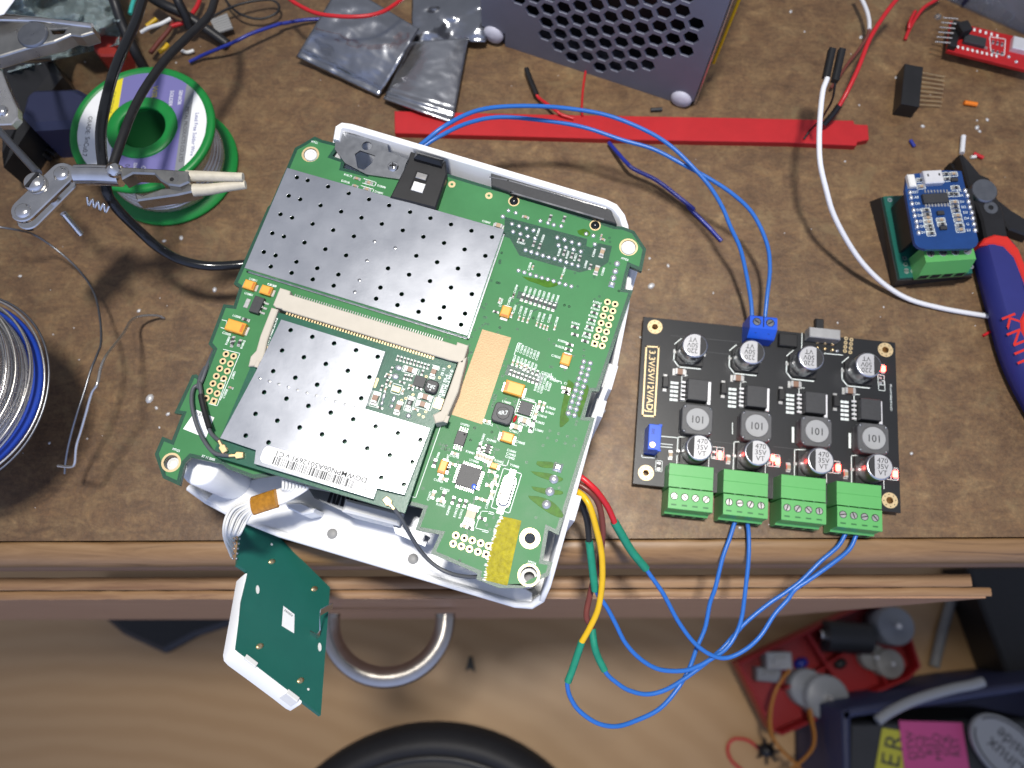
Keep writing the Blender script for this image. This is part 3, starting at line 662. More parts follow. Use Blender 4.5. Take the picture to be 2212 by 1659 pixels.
# grey steel bracket beyond the board with cut-outs
bq = [(650,1020),(1050,1108),(1065,1200),(1220,1260),(1200,1300),(1165,1420),(890,1380),(720,1290),(640,1180)]
hb = [circ(ZP('12',893,1155,61), 1.7, 16), [tuple(ZP('12',x,y,61))[:2] for x,y in ((840,1190),(960,1232),(935,1290),(870,1345),(820,1330),(798,1220))]]
g = G(); g.plate([tuple(ZP('12',x,y,61))[:2] for x,y in bq], hb, 60.3, 61); g.build('bracket', 'steel_dark', case)
g = G(); g.line([ZP('12',680,1022,61.4),ZP('12',1045,1112,61.4)], 1.0, 61.3); g.build('bracket_fold', 'chrome', case)

# --- silkscreen, traces, vias
R = random.Random(3)
def ref(t,x,y,s_,a): sg.text(s_, 1.02, ZP(t,x,y,ZB), a, ZB+.05, sx=.92, bold=.02)
for i, k in enumerate(('R10550','R10551','R10553','R10556','R10557','R10558','R10561','R10560')): ref('d',440+66*i,1078+19*i,k,A9)
for t,x,y,s_,a in (('d',375,395,'R10501',A_),('d',625,240,'R10504',A9),('d',690,330,'R10500',A9),('d',930,530,'R10508',A9),('d',1050,565,'R10507',A9),('d',1165,600,'R10511',A9),('d',1435,540,'C10504',A9),('d',1315,705,'L10500',A9),('d',1565,810,'C10500',A9),
    ('d',1880,630,'MTG3',A_+.0),('d',500,735,'C10548',A9),('d',1000,800,'C10547',A9),('d',300,1060,'C10544',A9),('d',205,1240,'C10526',A9),('d',85,1260,'L10505',A9),('d',280,1350,'C10531',A9),('d',370,1370,'C10530',A9),('d',440,1395,'C10545',A9),('d',510,1430,'C10532',A9),
    ('d',635,1460,'C10553',A9),('d',700,1480,'C10546',A9),('d',790,1490,'C10535',A9),('d',890,1530,'C10528',A9),('d',1480,1262,'R10767',A_),('d',1450,1355,'R10164',A_),('d',1415,1460,'R10166',A_),('d',1385,1565,'R10170',A_),('d',1170,1565,'R10541',A_),
    ('23',640,1105,'R10169',A_),('23',620,1160,'R10168',A_),('23',430,1195,'R10536',A_),('23',410,1238,'R10535',A_),('23',380,1315,'C10525',A_),('23',480,1535,'C10821',A_),('e',1245,275,'U10601',A_),('e',1545,395,'R10620',A_),('e',1530,465,'R10621',A_),('e',1415,510,'C10610',A_),('e',1385,605,'R10622',A_),('e',1375,720,'L10601',A_),
    ('e',1135,630,'C10612',A_),('e',1010,735,'C10611',A_),('e',1100,895,'C10605',A_),('e',680,865,'Q10400',A_),('e',560,830,'R10403',A9),('e',375,1040,'R10401',A_),('e',790,1170,'R10402',A_),('e',975,1020,'C10401',A_),('e',965,1070,'C10403',A_),('e',950,1115,'C10402',A_),('e',1015,1235,'Y10400',A_),
    ('e',900,310,'L10600',A_),('e',300,640,'U10701',A_),('e',635,625,'C10712',A_),('e',140,1095,'C10718',A_),('e',430,1165,'U10400',A_),('f',60,590,'R20400',A9),('f',165,620,'R10412',A9),('f',240,640,'R10412',A9),('f',460,535,'C10409',A_),('f',625,500,'C10417',A9),('f',1270,1350,'MTG4',A_),
    ('12',480,1128,'MTG1',A_),('12',1063,1390,'MTG2',A_),('12',745,1390,'R10173',A_),('12',1010,1478,'D10000',A_),('12',990,1525,'D10001',A_),('12',725,1440,'D10126',A_),('21',2005,708,'C10811',A_),('21',2155,752,'C10809',A_),('21',1970,822,'U10801',A_),('21',1875,998,'L10200',A_),('21',1795,1135,'C10205',A_),('21',1805,1190,'R10809',A9),('21',1925,1220,'R10810',A9),('21',1850,1460,'J10801',A9),('21',1785,1610,'C10808',A9),
    ('31',1395,548,'MTG5',A_),('31',1650,610,'ST 11 2005',A_),('32',1460,790,'C10405',A_),('32',1510,860,'C10423',A_),('32',1480,985,'R10421',A_),('32',1390,910,'C10471',A9),('32',1455,600,'C10406',A9),('32',1530,620,'C10407',A9),('22',1840,250,'C10501',A_),('22',140,750,'C10811',A_)):
    ref(t,x,y,s_,a)
for i, k in enumerate(('C10504','C10506','C10512','C10513','C10517','C10515','C10520')): ref('23',85+25*i,1245+11*i,k,A9)
for i, k in enumerate(('R10524','R10520','R10526','R10528','R10532','R10530','R10537')): ref('23',50+28*i,1335+12*i,k,A9)
for i, k in enumerate(('R10263 C10217','C10216 C10217','C10207 C10217','C10204','R10267')): ref('23',235+24*i,1515+10*i,k,A9)
for i, k in enumerate(('C10315','R10264','R10262','R10249')): ref('23',300+22*i,1450+18*i,k,A_)
for t, pl in (('21',[(1770,1258),(1900,1290),(1745,1659)]),('31',[(1745,0),(1790,0),(1720,198),(1655,180)]),('21',[(1760,1025),(1800,1035),(1780,1095),(1750,1085)]),('f',[(535,600),(640,605)]),('f',[(535,600),(450,845),(555,870)]),('f',[(640,605),(720,625),(715,650),(640,630)]),('f',[(560,870),(640,890),(630,915),(550,890)]),
    ('12',[(870,1415),(970,1445),(955,1475),(860,1450)]),('12',[(850,1470),(950,1500),(938,1530)]),('e',[(1225,745),(1280,755),(1310,635),(1245,620),(1215,735)]),('23',[(50,1300),(80,1205),(110,1215)]),('23',[(345,1450),(340,1490),(425,1515),(422,1530)]),
    ('32',[(1485,340),(1280,925),(1245,915)]),('32',[(1530,60),(1440,335),(1500,345),(1600,0)]),('e',[(800,745),(770,865),(1045,940)]),('e',[(935,1150),(905,1235),(740,1195)])):
    sg.line([ZP(t,x,y,ZB) for x,y in pl], .2, ZB+.05)
sg.build('silkscreen', 'silk', pcb)
g = G()
for t, pl in (('e',[(755,640),(805,725)]),('e',[(1130,630),(1040,940),(960,915)]),('e',[(1085,500),(1045,630)]),('e',[(735,110),(800,125)]),('d',[(320,1410),(345,1310),(450,1285)]),('d',[(445,1490),(470,1410),(620,1350)]),('d',[(540,1395),(640,1345)]),('d',[(420,1305),(500,1330),(560,1320)]),('d',[(640,1370),(690,1385),(740,1380)]),('d',[(640,1550),(650,1490),(780,1435)]),
    ('f',[(310,890),(250,950)]),('f',[(325,890),(345,990)]),('f',[(410,500),(430,400)]),('f',[(425,500),(445,400)]),('e',[(590,1200),(590,1270),(630,1340),(640,1400)]),('e',[(650,1420),(750,1440)]),('e',[(590,1470),(790,1510)]),('e',[(0,1430),(80,1440)]),('e',[(0,1370),(40,1350),(100,1370)]),('e',[(460,1100),(455,1180)]),('e',[(720,1020),(725,1070),(700,1110)]),('e',[(1460,420),(1440,490)]),('e',[(1310,310),(1350,330)])):
    g.line([ZP(t,x,y,ZB) for x,y in pl], .17, ZB+.035)
for t, x, y, L, W in (('23',232,870,13.5,2.6),('e',590,1060,12,4),('f',190,470,9,4.2),('f',560,270,5,6),('23',130,1460,12,3.6)):
    p = ZP(t,x,y,ZB); 
    if t != '23': continue
    g.add([(*q, ZB+.034) for q in xf([(-L/2,-W/2),(L/2,-W/2),(L/2,W/2),(-L/2,W/2)], p, A_)], [[0,1,2,3]])
g.build('trace', 'pcb_dark', pcb)
VI = [('22',x,y) for x,y in ((1880,714),(1925,730),(1942,732),(1945,558),(1948,573),(1960,493),(1838,900),(1805,922),(1822,932),(1822,1003),(1838,1005),(1832,1055),(1855,1058),(1810,1068),(1748,1104),(1788,1090),(1946,1086),(1930,1125),(1705,1225),(1722,1160),(2022,1252),(1722,1278),(1718,1288),(1702,1330),(1992,1338),(1975,1388),(1902,1480),(1968,1470),(1520,1162),(1552,1165),(1458,1150),(1475,1152),(1385,1060),(1370,1080),(1360,1095))]
VI += [('e',x,y) for x,y in ((886,253),(719,205),(748,217),(701,245),(734,258),(720,296),(705,342),(697,369),(1022,357),(1020,300),(437,684),(689,742),(732,832),(378,858),(147,300),(130,350),(120,380),(100,430),(92,460),(1531,725),(1657,765),(1783,803),(1908,842),(1498,827),(1625,865),(1753,905),(1878,942),(740,990),(778,1000),(575,878),(618,890),(20,943),(65,1000),(270,1000),(12,993),(1907,633),(1920,590),(210,1060),(195,1180),(580,1205),(875,1230),(860,1150),(1663,1550),(1192,1180),(1430,935))]
VI += [('d',x,y) for x,y in ((95,537),(72,647),(60,683),(25,968),(57,978),(555,705),(1512,1170),(1443,1215),(1005,1297),(1073,1317),(1795,1092),(1660,320),(1665,377),(1437,893),(552,1483),(807,1558),(68,1620),(355,1260),(318,1275),(245,1235),(335,1052),(1668,690),(1197,1025),(1158,832))]
VI += [('f',x,y) for x,y in ((223,1318),(612,800),(660,865),(715,690),(1327,695),(1455,1070),(1635,855),(362,475))]
VI += [('23',x,y) for x,y in ((200,1010),(447,908),(485,918),(365,1215),(335,1395),(350,1398),(450,1420),(603,1262),(600,1310),(520,1308),(878,795),(325,1178),(75,1098))]
VI += [('32',x,y) for x,y in ((1472,500),(1497,508),(1523,513),(1490,535),(1515,540),(1748,372),(1715,467),(1885,405),(1412,603),(1408,625),(1338,850),(1415,455),(1405,500),(1366,575),(1630,1420))]
g = G(); gl = G()
for t,x,y in VI:
    p = ZP(t,x,y,ZB); g.plate(circ(p,.42,12),[circ(p,.27,12)],ZB+.03,ZB+.045); g.cyl(p,.12,ZB+.03,ZB+.05,8)
g.build('vias', 'pcb_dark', pcb, stuff=True)
# --- top shield (real holes over a hollow can)
def shield(name, par, poly, z0, z1, hl, rh, label=None):
    g = G(); wl = offs(poly, .05); n = len(poly)
    g.plate(poly, [circ(p, rh, 12) for p in hl], z1-.22, z1, 0, bev=.06)
    vs = [(p[0],p[1],z0) for p in poly]+[(p[0],p[1],z1-.2) for p in poly]+[(p[0],p[1],z0) for p in offs(poly,.25)]+[(p[0],p[1],z1-.2) for p in offs(poly,.25)]
    fs = []
    for i in range(n): j = (i+1)%n; fs += [[i,j,n+j,n+i],[2*n+i,3*n+i,3*n+j,2*n+j]]
    g.add(vs, fs, 0)
    return g.build(name, 'tin', par)
ZS = ZB+3.4
sp = [ZP('12',262,1328,ZS),ZP('22',1980,308,ZS),ZP('22',1690,1150,ZS),ZP('21',1935,612,ZS)]
H1 = [('22',x,y) for x,y in ((275,42),(366,70),(527,118),(690,167),(851,215),(1012,264),(750,22),(911,70),(1070,118),(1236,170),(1178,315),(1397,218),(1341,366),(1560,268),(1505,415),(1722,318),(1668,466),(1885,368),(1832,517),
 (210,188),(302,215),(464,264),(627,313),(791,362),(1285,516),(1450,567),(1615,617),(1778,668),(145,338),(237,364),(400,412),(565,464),(729,513),(1061,616),(1228,666),(1394,717),(1560,768),(1725,820),
 (78,487),(171,514),(336,564),(501,615),(668,665),(1001,768),(1169,820),(1337,871),(1504,923),(1671,974),(133,602),(298,652),(465,703),(631,753),(967,856),(1136,907),(1303,960),(1471,1010),(1640,1062))]
H1 += [('12',340,1405),('12',425,1428),('12',587,1477)]
DM = [('22',x,y) for x,y in ((953,402),(1118,454),(893,555),(834,710),(798,803))]
so = shield('upper_shield', pcb, [tuple(p)[:2] for p in sp], ZB+.05, ZS, [ZP(*q,ZS) for q in H1], .72)
for q in DM:
    p = ZP(*q,ZS); g = G(); g.dome((p.x,p.y,ZS), .6,.6,.12, n=12); g.build('shield_dimple', 'chrome', so)
# frame around the shield
g = G(); g.line([p for p in sp], .5, ZB+.12, closed=True, h=.4)
g.build('shield_frame', 'solder_dull', pcb)
# fine-pitch solder row between shield and socket
g = G()
for i in range(62):
    t_ = i/61; p = ZP('22',325+t_*(1490-325),838+t_*(1185-838),ZB); g.box((p.x,p.y,ZB+.03), (.36,1.5,.35), A_, ch=.08)
g.build('socket_pins', 'endcap', pcb)
# --- card socket
ZC = ZB+5.6
bd = [(205,768),(288,795),(282,822),(1602,1222),(1610,1198),(1697,1226),(1655,1368),(1612,1356),(1556,1345),(225,945),(218,935),(172,925),(150,905)]
g = G(); g.prism([tuple(ZP('22',x,y,ZC))[:2] for x,y in bd], ZB+.05, ZC, ch=.25); sk = g.build('card_socket', 'beige', pcb)
g = G(); g.text('4.0', 2.6, ZP('22',1500,1250,ZC), A_+pi, ZC+.0); g.text('ASV', 1.4, ZP('22',1330,1265,ZC), A_+pi, ZC); g.build('socket_marking', 'beige', sk)
for pl in ([(586,664),(601,668),(577,735),(566,790),(536,791),(541,770),(553,757),(562,725)], [(990,782),(1009,770),(990,845),(962,909),(940,914),(935,896),(952,887),(968,845)]):
    g = G(); g.prism([tuple(P(x,y,ZC))[:2] for x,y in pl], ZB+.05, ZC, ch=.3); lo_ = g.build('latch_arm', 'beige', sk)
    q = P(pl[4][0]*.5+pl[2][0]*.5, pl[3][1]-3, ZC); g = G(); g.box((q.x,q.y,ZC), (1.2,2.2,.5), A_, ch=.15); g.build('latch_hook', 'beige', lo_)
for pl in ([(1640,1380),(1655,1385),(1560,1659),(1545,1655)],):
    g = G(); g.prism([tuple(ZP('22',x,y,ZC-1))[:2] for x,y in pl], ZB+.1, ZC-1, ch=.1); g.build('latch_spring', 'chrome', sk)
g = G(); g.prism([tuple(ZP('32',x,y,ZC-1))[:2] for x,y in ((1605,0),(1622,5),(1520,320),(1500,320))], ZB+.1, ZC-1, ch=.1); g.build('latch_spring', 'chrome', sk)

# ================================================================== WIRELESS CARD
ZK = ZB+4.4
card = thing('wireless_card', 'dark green plug-in wireless card with notched silver shield and white barcode label', 'plug-in card', P(740,870,ZK-1))
cp = [P(592,672,ZK),P(987,786,ZK),P(932,938,ZK),P(875,1109,ZK),P(700,1058,ZK),P(470,988,ZK),P(463,972,ZK),P(480,935,ZK)]
g = G(); g.prism([tuple(p)[:2] for p in cp], ZK-1.0, ZK, ch=.08); g.build('card_board', 'pcb_card', card)
g = G()
for i in range(53):
    t_ = i/52; p = ZP('22',262+t_*(1418-262),972+t_*(1326-972),ZK); g.box((p.x,p.y,ZK), (.52,1.0,.04), A_)
g.build('gold_fingers', 'goldpad', card)
ZT = ZK+2.4
s2 = [('22',215,1020),('22',1040,1275),('32',880,218),('32',1395,375),('32',1190,900),('32',975,850),('32',945,935),('32',0,655),('31',2025,548),('31',1742,452),('22',10,1440)]
H2 = [('22',x,y) for x,y in ((290,1105),(462,1158),(634,1210),(808,1264),(980,1316),(222,1266),(395,1320),(569,1373),(743,1427),(914,1478),(152,1430),(327,1482),(500,1537),(677,1592),(850,1645),(80,1597),(257,1648))]
H2 += [('32',x,y) for x,y in ((500,30),(677,82),(853,135),(80,88),(256,142),(431,197),(608,251),(786,304),(963,360),(1140,413),(1318,467),(12,260),(185,314),(362,368),(539,423),(718,479),(898,533),(1076,587),(1254,642),(115,487),(1008,765),(1188,820))]
H2 += [('31',x,y) for x,y in ((2092,87),(2020,258),(2195,315),(1945,432),(2125,487))]
hq = []
for q in H2:
    p = ZP(*q,ZT)
    if all((p-k).length > 2.0 for k in hq): hq.append(p)
so = shield('card_shield', card, [tuple(ZP(*q,ZT))[:2] for q in s2], ZK+.03, ZT, hq, .70)
for q in [('22',x,y) for x,y in ((45,1487),(120,1510),(195,1533),(270,1556),(345,1580),(420,1602),(495,1624),(570,1648))]+[('32',x,y) for x,y in ((646,163),(720,186),(797,210))]:
    p = ZP(*q,ZT); g = G(); g.dome((p.x,p.y,ZT), .42,.42,.1, n=10); g.build('shield_dimple', 'chrome', so)
# barcode label
lc = [ZP('32',x,y,ZT) for x,y in ((88,500),(985,772),(938,930),(45,632))]
c_ = sum(lc, Vector())/4; Lw = (lc[1]-lc[0]).length; Lh = (lc[3]-lc[0]).length; Al = ang2(lc[0], lc[1])
g = G(); g.prism(xf(rrect(Lw,Lh,1.6,5), c_, Al), ZT, ZT+.08); lb = g.build('barcode_label', 'paper', card)
g = G(); g.text('DGWMPN06A5012691 v.C1', 2.15, xf([(.3,1.25)], c_, Al)[0], Al+pi, ZT+.09, sx=1.13, bold=.03)
R = random.Random(9); x = -Lw/2+4.2
while x < Lw/2-6.5:
    bw = R.choice((.18,.18,.3,.42)); q = xf([(x,-1.0)], c_, Al)[0]; g.box((q[0],q[1],ZT+.085), (bw,2.5,.02), Al); x += bw+R.choice((.2,.2,.34,.5))
q = xf([(Lw/2-2.6,-1.5)], c_, Al)[0]; g.text('18', .9, q, Al+pi/2, ZT+.09)
g.build('label_print', 'ink', lb)
# card components
for x,y,L,W,a,k in ((840,742,3.0,1.6,A_,'b'),(1285,785,3.0,1.6,A9,'b'),(175,1280,3.1,1.8,A9,'b'),(612,1460,3.1,1.6,A9,'b'),(1125,1258,3.0,1.7,A_,'b'),(1078,1398,3.0,1.7,A_,'b'),(828,1375,3.2,1.5,A9,'r')):
    chip(card, ZP('c',x,y,ZK+1), L, W, 1.1, a, ZK+.03, k)
for i in range(10): chip(card, ZP('c',605+64*i,525+18.5*i,ZK+.3), 1.15, .55, .4, A9, ZK+.03, 'r')
for x,y,a in ((488,745,A9),(435,840,A_),(410,885,A_),(400,985,A9),(465,1010,A9),(300,1090,A9),(375,1120,A9),(690,985,A_),(740,880,A9),(800,890,A9),(860,905,A9),(1070,805,A9),(865,1050,A_),(850,1110,A_),(1010,1105,A_),(705,1160,A9),(270,1470,A_),(945,1500,A_)):
    chip(card, ZP('c',x,y,ZK+.3), 1.3, .6, .4, a, ZK+.03, 'c' if x % 2 else 'r')
for x,y,L,W in ((625,712,1.9,1.5),(560,878,1.9,1.6),(345,1250,.9,2.2),(310,1380,.8,1.6),(530,1300,1.0,2.0),(490,1440,1.2,1.2),(810,1620,1.4,1.4)):
    p = ZP('c',x,y,ZK); g = G(); g.dome((p.x,p.y,ZK+.02), L*.62, W*.62, .45, A_, n=14); g.build('solder_pad', 'solder', card)
g = G(); p = ZP('c',1020,970,ZK+.8); g.box((p.x,p.y,ZK+.05), (3.5,3.4,.8), A_, ch=.08); g.build('ic_chip', 'ic', card)
g = G(); p = ZP('c',1245,1065,ZK+1.6); g.prism(xf(rrect(4.1,4.1,1.1), p, A_), ZK+.05, ZK+1.8, ch=.35); co_ = g.build('coil', 'ic', card)
g = G(); g.text('2R2', 1.6, p, A_+pi, ZK+1.82, bold=.03); q = xf([(0,-1.15)], p, A_)[0]; g.cyl((q[0],q[1],0), .25, ZK+1.8, ZK+1.83, 10); g.build('coil_marking', 'silk', co_)
g = G(); p = ZP('c',577,1115,ZK+.5); g.box((p.x,p.y,ZK+.05), (2.5,1.8,.5), A_, ch=.05); g.build('filter_chip', 'goldpad', card)
g = G(); p = ZP('c',1375,1385,ZK); g.box((p.x,p.y,ZK), (2.6,3.4,.05), A_); g.build('contact_area', 'goldpad', card)
g = G(); p = ZP('21',2085,1265,ZK); g.box((p.x,p.y,ZK), (2.0,3.4,.05), A_); g.build('contact_area', 'goldpad', card)
g = G(); p = ZP('c',195,1000,ZK); g.prism(xf(rrect(3.4,.95,.45), p, A9-.03), ZK, ZK+.12, ch=.04); g.build('plated_slot', 'goldpad', card)
g = G()
for x,y in ((1395,900),(1138,1545),(895,1220),(760,1290),(680,1330),(1145,880),(1010,1600),(1090,1640),(1580,690)):
    p = ZP('c',x,y,ZK); g.plate(circ(p,.42,12),[circ(p,.25,12)],ZK,ZK+.04)
g.build('card_via', 'goldpad', card)
g = G()
for s_, x, y, a, z_ in (('E198991 FR-4',1470,1060,A9,1.35),('BTI ML-2 94V-0',1555,1000,A9,1.35),('10 15',1465,790,A9,1.2)): g.text(s_, z_, ZP('c',x,y,ZK), a, ZK+.03, bold=.04)
g.text('0', 1.3, ZP('c',825,1378,ZK+1.3), A_, ZK+1.3)
h_ = G(); h_.text('8WMPN06..2C1G', 1.35, ZP('21',2150,1125,ZK), A9+.05, ZK+.03, bold=.04); h_.build('board_code', 'silk', card)
for pl in ([(680,775),(725,660),(1020,750),(980,860)],[(1260,655),(1405,695),(1380,765)],[(1010,1185),(1305,1275),(1225,1530),(930,1450)],[(470,1180),(525,1005),(705,1060),(640,1230)],[(805,1235),(950,1285),(860,1560),(710,1510)],[(160,1150),(300,1190),(205,1465),(60,1430)]):
    g.line([ZP('c',x,y,ZK) for x,y in pl], .17, ZK+.02, closed=len(pl) == 4)
for i in range(10):
    a = ZP('c',572+64*i,570+18.5*i,ZK); b = ZP('c',607+64*i,468+18.5*i,ZK); g.line([a,b], .13, ZK+.02)
g.build('silkscreen', 'silk', card)
# --- coax leads
def ufl(root, p, a, z):
    g = G(); g.cyl(p, 1.05, z, z+.5, 18); g.prism(xf([(-1.1,-.9),(1.1,-1.1),(1.5,-.5),(3.4,-.45),(3.4,.45),(1.5,.5),(1.1,1.1),(-1.1,.9)], p, a), z+.4, z+1.3, ch=.2)
    g.build('gold_plug', 'gold', root)
def coax(label, plug, a, pts, sleeve=None):
    p = ZP(*plug, ZK+.5); r = thing('antenna_cable', label, 'cable', (p.x,p.y,ZK), 'antenna cables clipped to the wireless card')
    ufl(r, p, a, ZK+.05); q = xf([(3.2,0)], p, a)[0]
    path = [Vector((q[0],q[1],ZK+.9))]+[ZP(*k) for k in pts]
    g = G(); g.tube(path, .62, n=10); g.build('cable', 'grey_wire', r)
    if sleeve: g = G(); g.tube([ZP(*k) for k in sleeve], .95, n=10); g.build('sleeve', 'black', r)
    return r
coax('grey antenna cable bending left from the right one of the two corner plugs', ('31',1905,590), rad(183), [('31',1700,570,65),('31',1620,480,64),('31',1555,340,63),('31',1518,180,62.3),('31',1530,60,61.5),('21',1590,1520,61),('21',1640,1390,60),('21',1690,1270,56)])
coax('grey antenna cable with black sleeve running up from the leftmost corner plug on the card', ('31',1775,545), rad(122), [('31',1672,415,64),('31',1640,330,63.5),('31',1600,160,62.5),('31',1580,20,62),('21',1570,1560,61.5),('21',1585,1480,60.5),('21',1625,1400,58)],
     [('31',1660,375,64),('31',1625,260,63),('31',1598,150,62.5),('31',1592,110,62.3)])
coax('dark antenna cable sagging over the white case from the card corner', ('32',1055,950), rad(-48), [('32',1165,1085,63),('32',1235,1215,58),('32',1330,1360,52),('32',1440,1465,50),('32',1560,1525,50),('32',1690,1550,52),('32',1790,1550,54)])
# ================================================================== POWER BOARD
ZQ = 5.0
pb = thing('power_board', 'black multi-voltage power supply board with silver capacitors and green screw terminals', 'circuit board', P(1660,900,0))
pc = [P(1390,684,ZQ),P(1934,740,ZQ),P(1946,1108,ZQ),P(1367,1045,ZQ)]
B_ = ang2(pc[0], pc[1]); B9 = B_+pi/2; B18 = B_+pi
bx, by = Vector((cos(B_),sin(B_),0)), Vector((-sin(B_),cos(B_),0)); Uz = Vector((0,0,1))
MQ = [('g',475,210),('24',1115,1262),('h',345,855),('i',1930,1255)]
g = G(); g.plate([tuple(p)[:2] for p in pc], [circ(ZP(*q,ZQ),1.38,20) for q in MQ], ZQ-1.6, ZQ, 0, bev=.12); g.build('board', 'pcb_black', pb)
for q in MQ:
    p = ZP(*q,ZQ); g = G(); g.plate(circ(p,2.95,28), [circ(p,1.42,22)]+[circ((p.x+2.25*cos(i*pi/4),p.y+2.25*sin(i*pi/4)),.22,8) for i in range(8)], ZQ+.005, ZQ+.06)
    g.build('mounting_ring', 'goldpad', pb)
    g = G(); g.plate(circ(p,1.42,22),[circ(p,1.25,20)],ZQ-1.5,ZQ+.03); g.build('hole_rim', 'gold', pb)
# feet under the board so that it stands on the bench
for q in MQ:
    p = ZP(*q,ZQ); g = G(); g.plate(circ(p,2.2,18),[circ(p,1.5,16)],0,ZQ-1.6); g.build('standoff', 'gold', pb)
def can(t, x, y, txt, flip, lab):
    p = ZP(t,x,y,15.3); g = G(); g.prism(xf([(-5.2,-5.2),(3.6,-5.2),(5.2,-3.6),(5.2,3.6),(3.6,5.2),(-5.2,5.2)], p, B_+(pi if not flip else 0)), ZQ+.1, ZQ+1.2, ch=.15)
    root = g.build('capacitor', 'black', pb)
    g = G(); g.lathe([(4.85,ZQ+1.1),(4.95,ZQ+2.0),(4.7,ZQ+2.5),(4.95,ZQ+3.0),(4.95,14.7),(4.8,15.1),(4.4,15.3),(4.2,15.3)], (p.x,p.y,0), 40); ck = g.build('can', 'can_side', root)
    g = G(); g.sheet(circ(p,4.38,36), 15.305); g.build('can_top', 'can_top', ck)
    # printed black segment and figures on the top
    s_ = -1 if flip else 1; th = 1.12; seg = [(s_*4.36*cos(a), 4.36*sin(a)) for a in [(-th+2*th*i/14) for i in range(15)]]
    g = G(); g.sheet(xf(seg, p, B_), 15.33); g.build('polarity_mark', 'ink', root)
    g = G()
    for i, s2 in enumerate(txt): q = xf([((.95,-.95)[0 if flip else 1], (2.25-2.25*i)*(1 if flip else -1))], p, B_)[0]; g.text(s2, 2.65, q, B_ if flip else B18, 15.32)
    g.build('rating_print', 'ink', root)
    for s2 in (-1,1): q = xf([(s2*5.5,0)], p, B_)[0]; g = G(); g.box((q[0],q[1],ZQ+.03), (1.8,1.1,.3), B_, ch=.08); g.build('solder_pad', 'endcap', root)
for t,x,y in (('g',1060,475),('g',1890,572),('24',530,1322),('24',985,1378)): can(t,x,y,('220','50V','VT'),False,'')
for t,x,y in (('h',1122,485),('h',1970,558),('i',932,676),('i',1790,765)): can(t,x,y,('470','35V','VT'),True,'')
for t,x,y in (('h',1097,75),('h',1957,168),('i',878,248),('i',1706,350)):
    p = ZP(t,x,y,11); g = G(); g.prism(xf([(-5.9,-4.4),(-4.4,-5.9),(4.4,-5.9),(5.9,-4.4),(5.9,4.4),(4.4,5.9),(-4.4,5.9),(-5.9,4.4)], p, B_), ZQ+.2, ZQ+1.5, ch=.1)
    g.prism(xf(rrect(11.6,11.6,2.2), p, B_), ZQ+1.5, 10.2, ch=.3); root = g.build('inductor', 'ferrite', pb)
    g = G(); g.cyl(p, 4.35, 10.1, 10.9, 36, ch=.15); g.build('inductor_core', 'core_grey', root)
    g = G(); g.text('101', 3.9, p, B18, 10.92, sx=.95, bold=.08); g.build('inductor_print', 'ic', root)
    for i in range(4): q = xf([(4.75*(-1)**i, 4.75*(-1)**(i//2))], p, B_)[0]; g = G(); g.dome((q[0],q[1],10.15), .55,.55,.35, n=8); g.build('glue_spot', 'steel_dark', root)
for t,x,y in (('g',1098,1125),('g',1955,1220),('34',562,172),('34',1000,225)):
    p = ZP(t,x,y,ZQ+4); g = G(); g.box((p.x,p.y,ZQ+.2), (7.8,8.4,4.0), B_, ch=.25); root = g.build('regulator', 'ic', pb)
    q = xf([(5.0,0)], p, B_)[0]; g = G(); g.box((q[0],q[1],ZQ+.1), (1.4,9.2,1.0), B_, ch=.15); g.build('heat_tab', 'alu', root)
    g = G(); h_ = G()
    for i in range(5):
        q = xf([(-5.0,(i-2)*1.7),(-8.2,(i-2)*1.7)], p, B_); g.box((q[0][0],q[0][1],ZQ+.6), (1.8,.85,.5), B_, ch=.15)
    g.build('pins', 'alu', root)
    for i in range(5):
        q = xf([(-7.6,(i-2)*1.7-.4),(-9.2,(i-2)*1.7-.4)], p, B_); h_.box((q[0][0],q[0][1],ZQ+.02), (1.7,1.0,.12), B_, ch=.04); h_.box((q[1][0],q[1][1],ZQ+.02), (1.2,1.05,.12), B_, ch=.04)
    h_.build('solder_pads', 'silk', root)
    q = xf([(-12.0,2.6)], p, B_)[0]; g = G(); g.box((q[0],q[1],ZQ+.1), (2.3,4.4,2.0), B_, ch=.25); dd = g.build('diode', 'black', pb)
    for s2 in (-1,1): q = xf([(-12.0,2.6+s2*2.9)], p, B_)[0]; g = G(); g.box((q[0],q[1],ZQ+.02), (1.5,1.2,.3), B_, ch=.08); g.build('diode_lead', 'endcap', dd)
    q = xf([(-6.6,7.4)], p, B_)[0]; chip(pb, Vector((q[0],q[1],0)), 3.8, 2.4, 1.7, B_, ZQ+.03, 'b')
for t,x,y,a in (('h',705,590,B9),('h',1545,655,B9),('i',465,770,B9),('i',1300,870,B9)): chip(pb, ZP(t,x,y,ZQ+1), 2.6, 1.4, 1.0, a, ZQ+.03, 'c')
for t,x,y,a in (('h',533,755,B9),('h',1335,590,B9),('h',2135,670,B9),('34',1075,1495-1500,B9)): chip(pb, ZP(t,x,y,ZQ+.6), 2.2, 1.2, .6, a, ZQ+.03, 'r')
for t,x,y in (('h',1425,595),('34',-22,628),('34',265,635),('34',745,685),('34',1197,735),('24',1100,1408)):
    p = ZP(t,x,y,ZQ+.9)
    if t == '34' and x < 0: continue
    g = G(); g.box((p.x,p.y,ZQ+.03), (1.7,2.2,.95), B_, ch=.2); ld_ = g.build('status_light', 'led', pb)
    for s2 in (-1,1): q = xf([(0,s2*1.5)], p, B_)[0]; g = G(); g.box((q[0],q[1],ZQ+.02), (1.4,.8,.35), B_, ch=.08); g.build('light_pad', 'endcap', ld_)
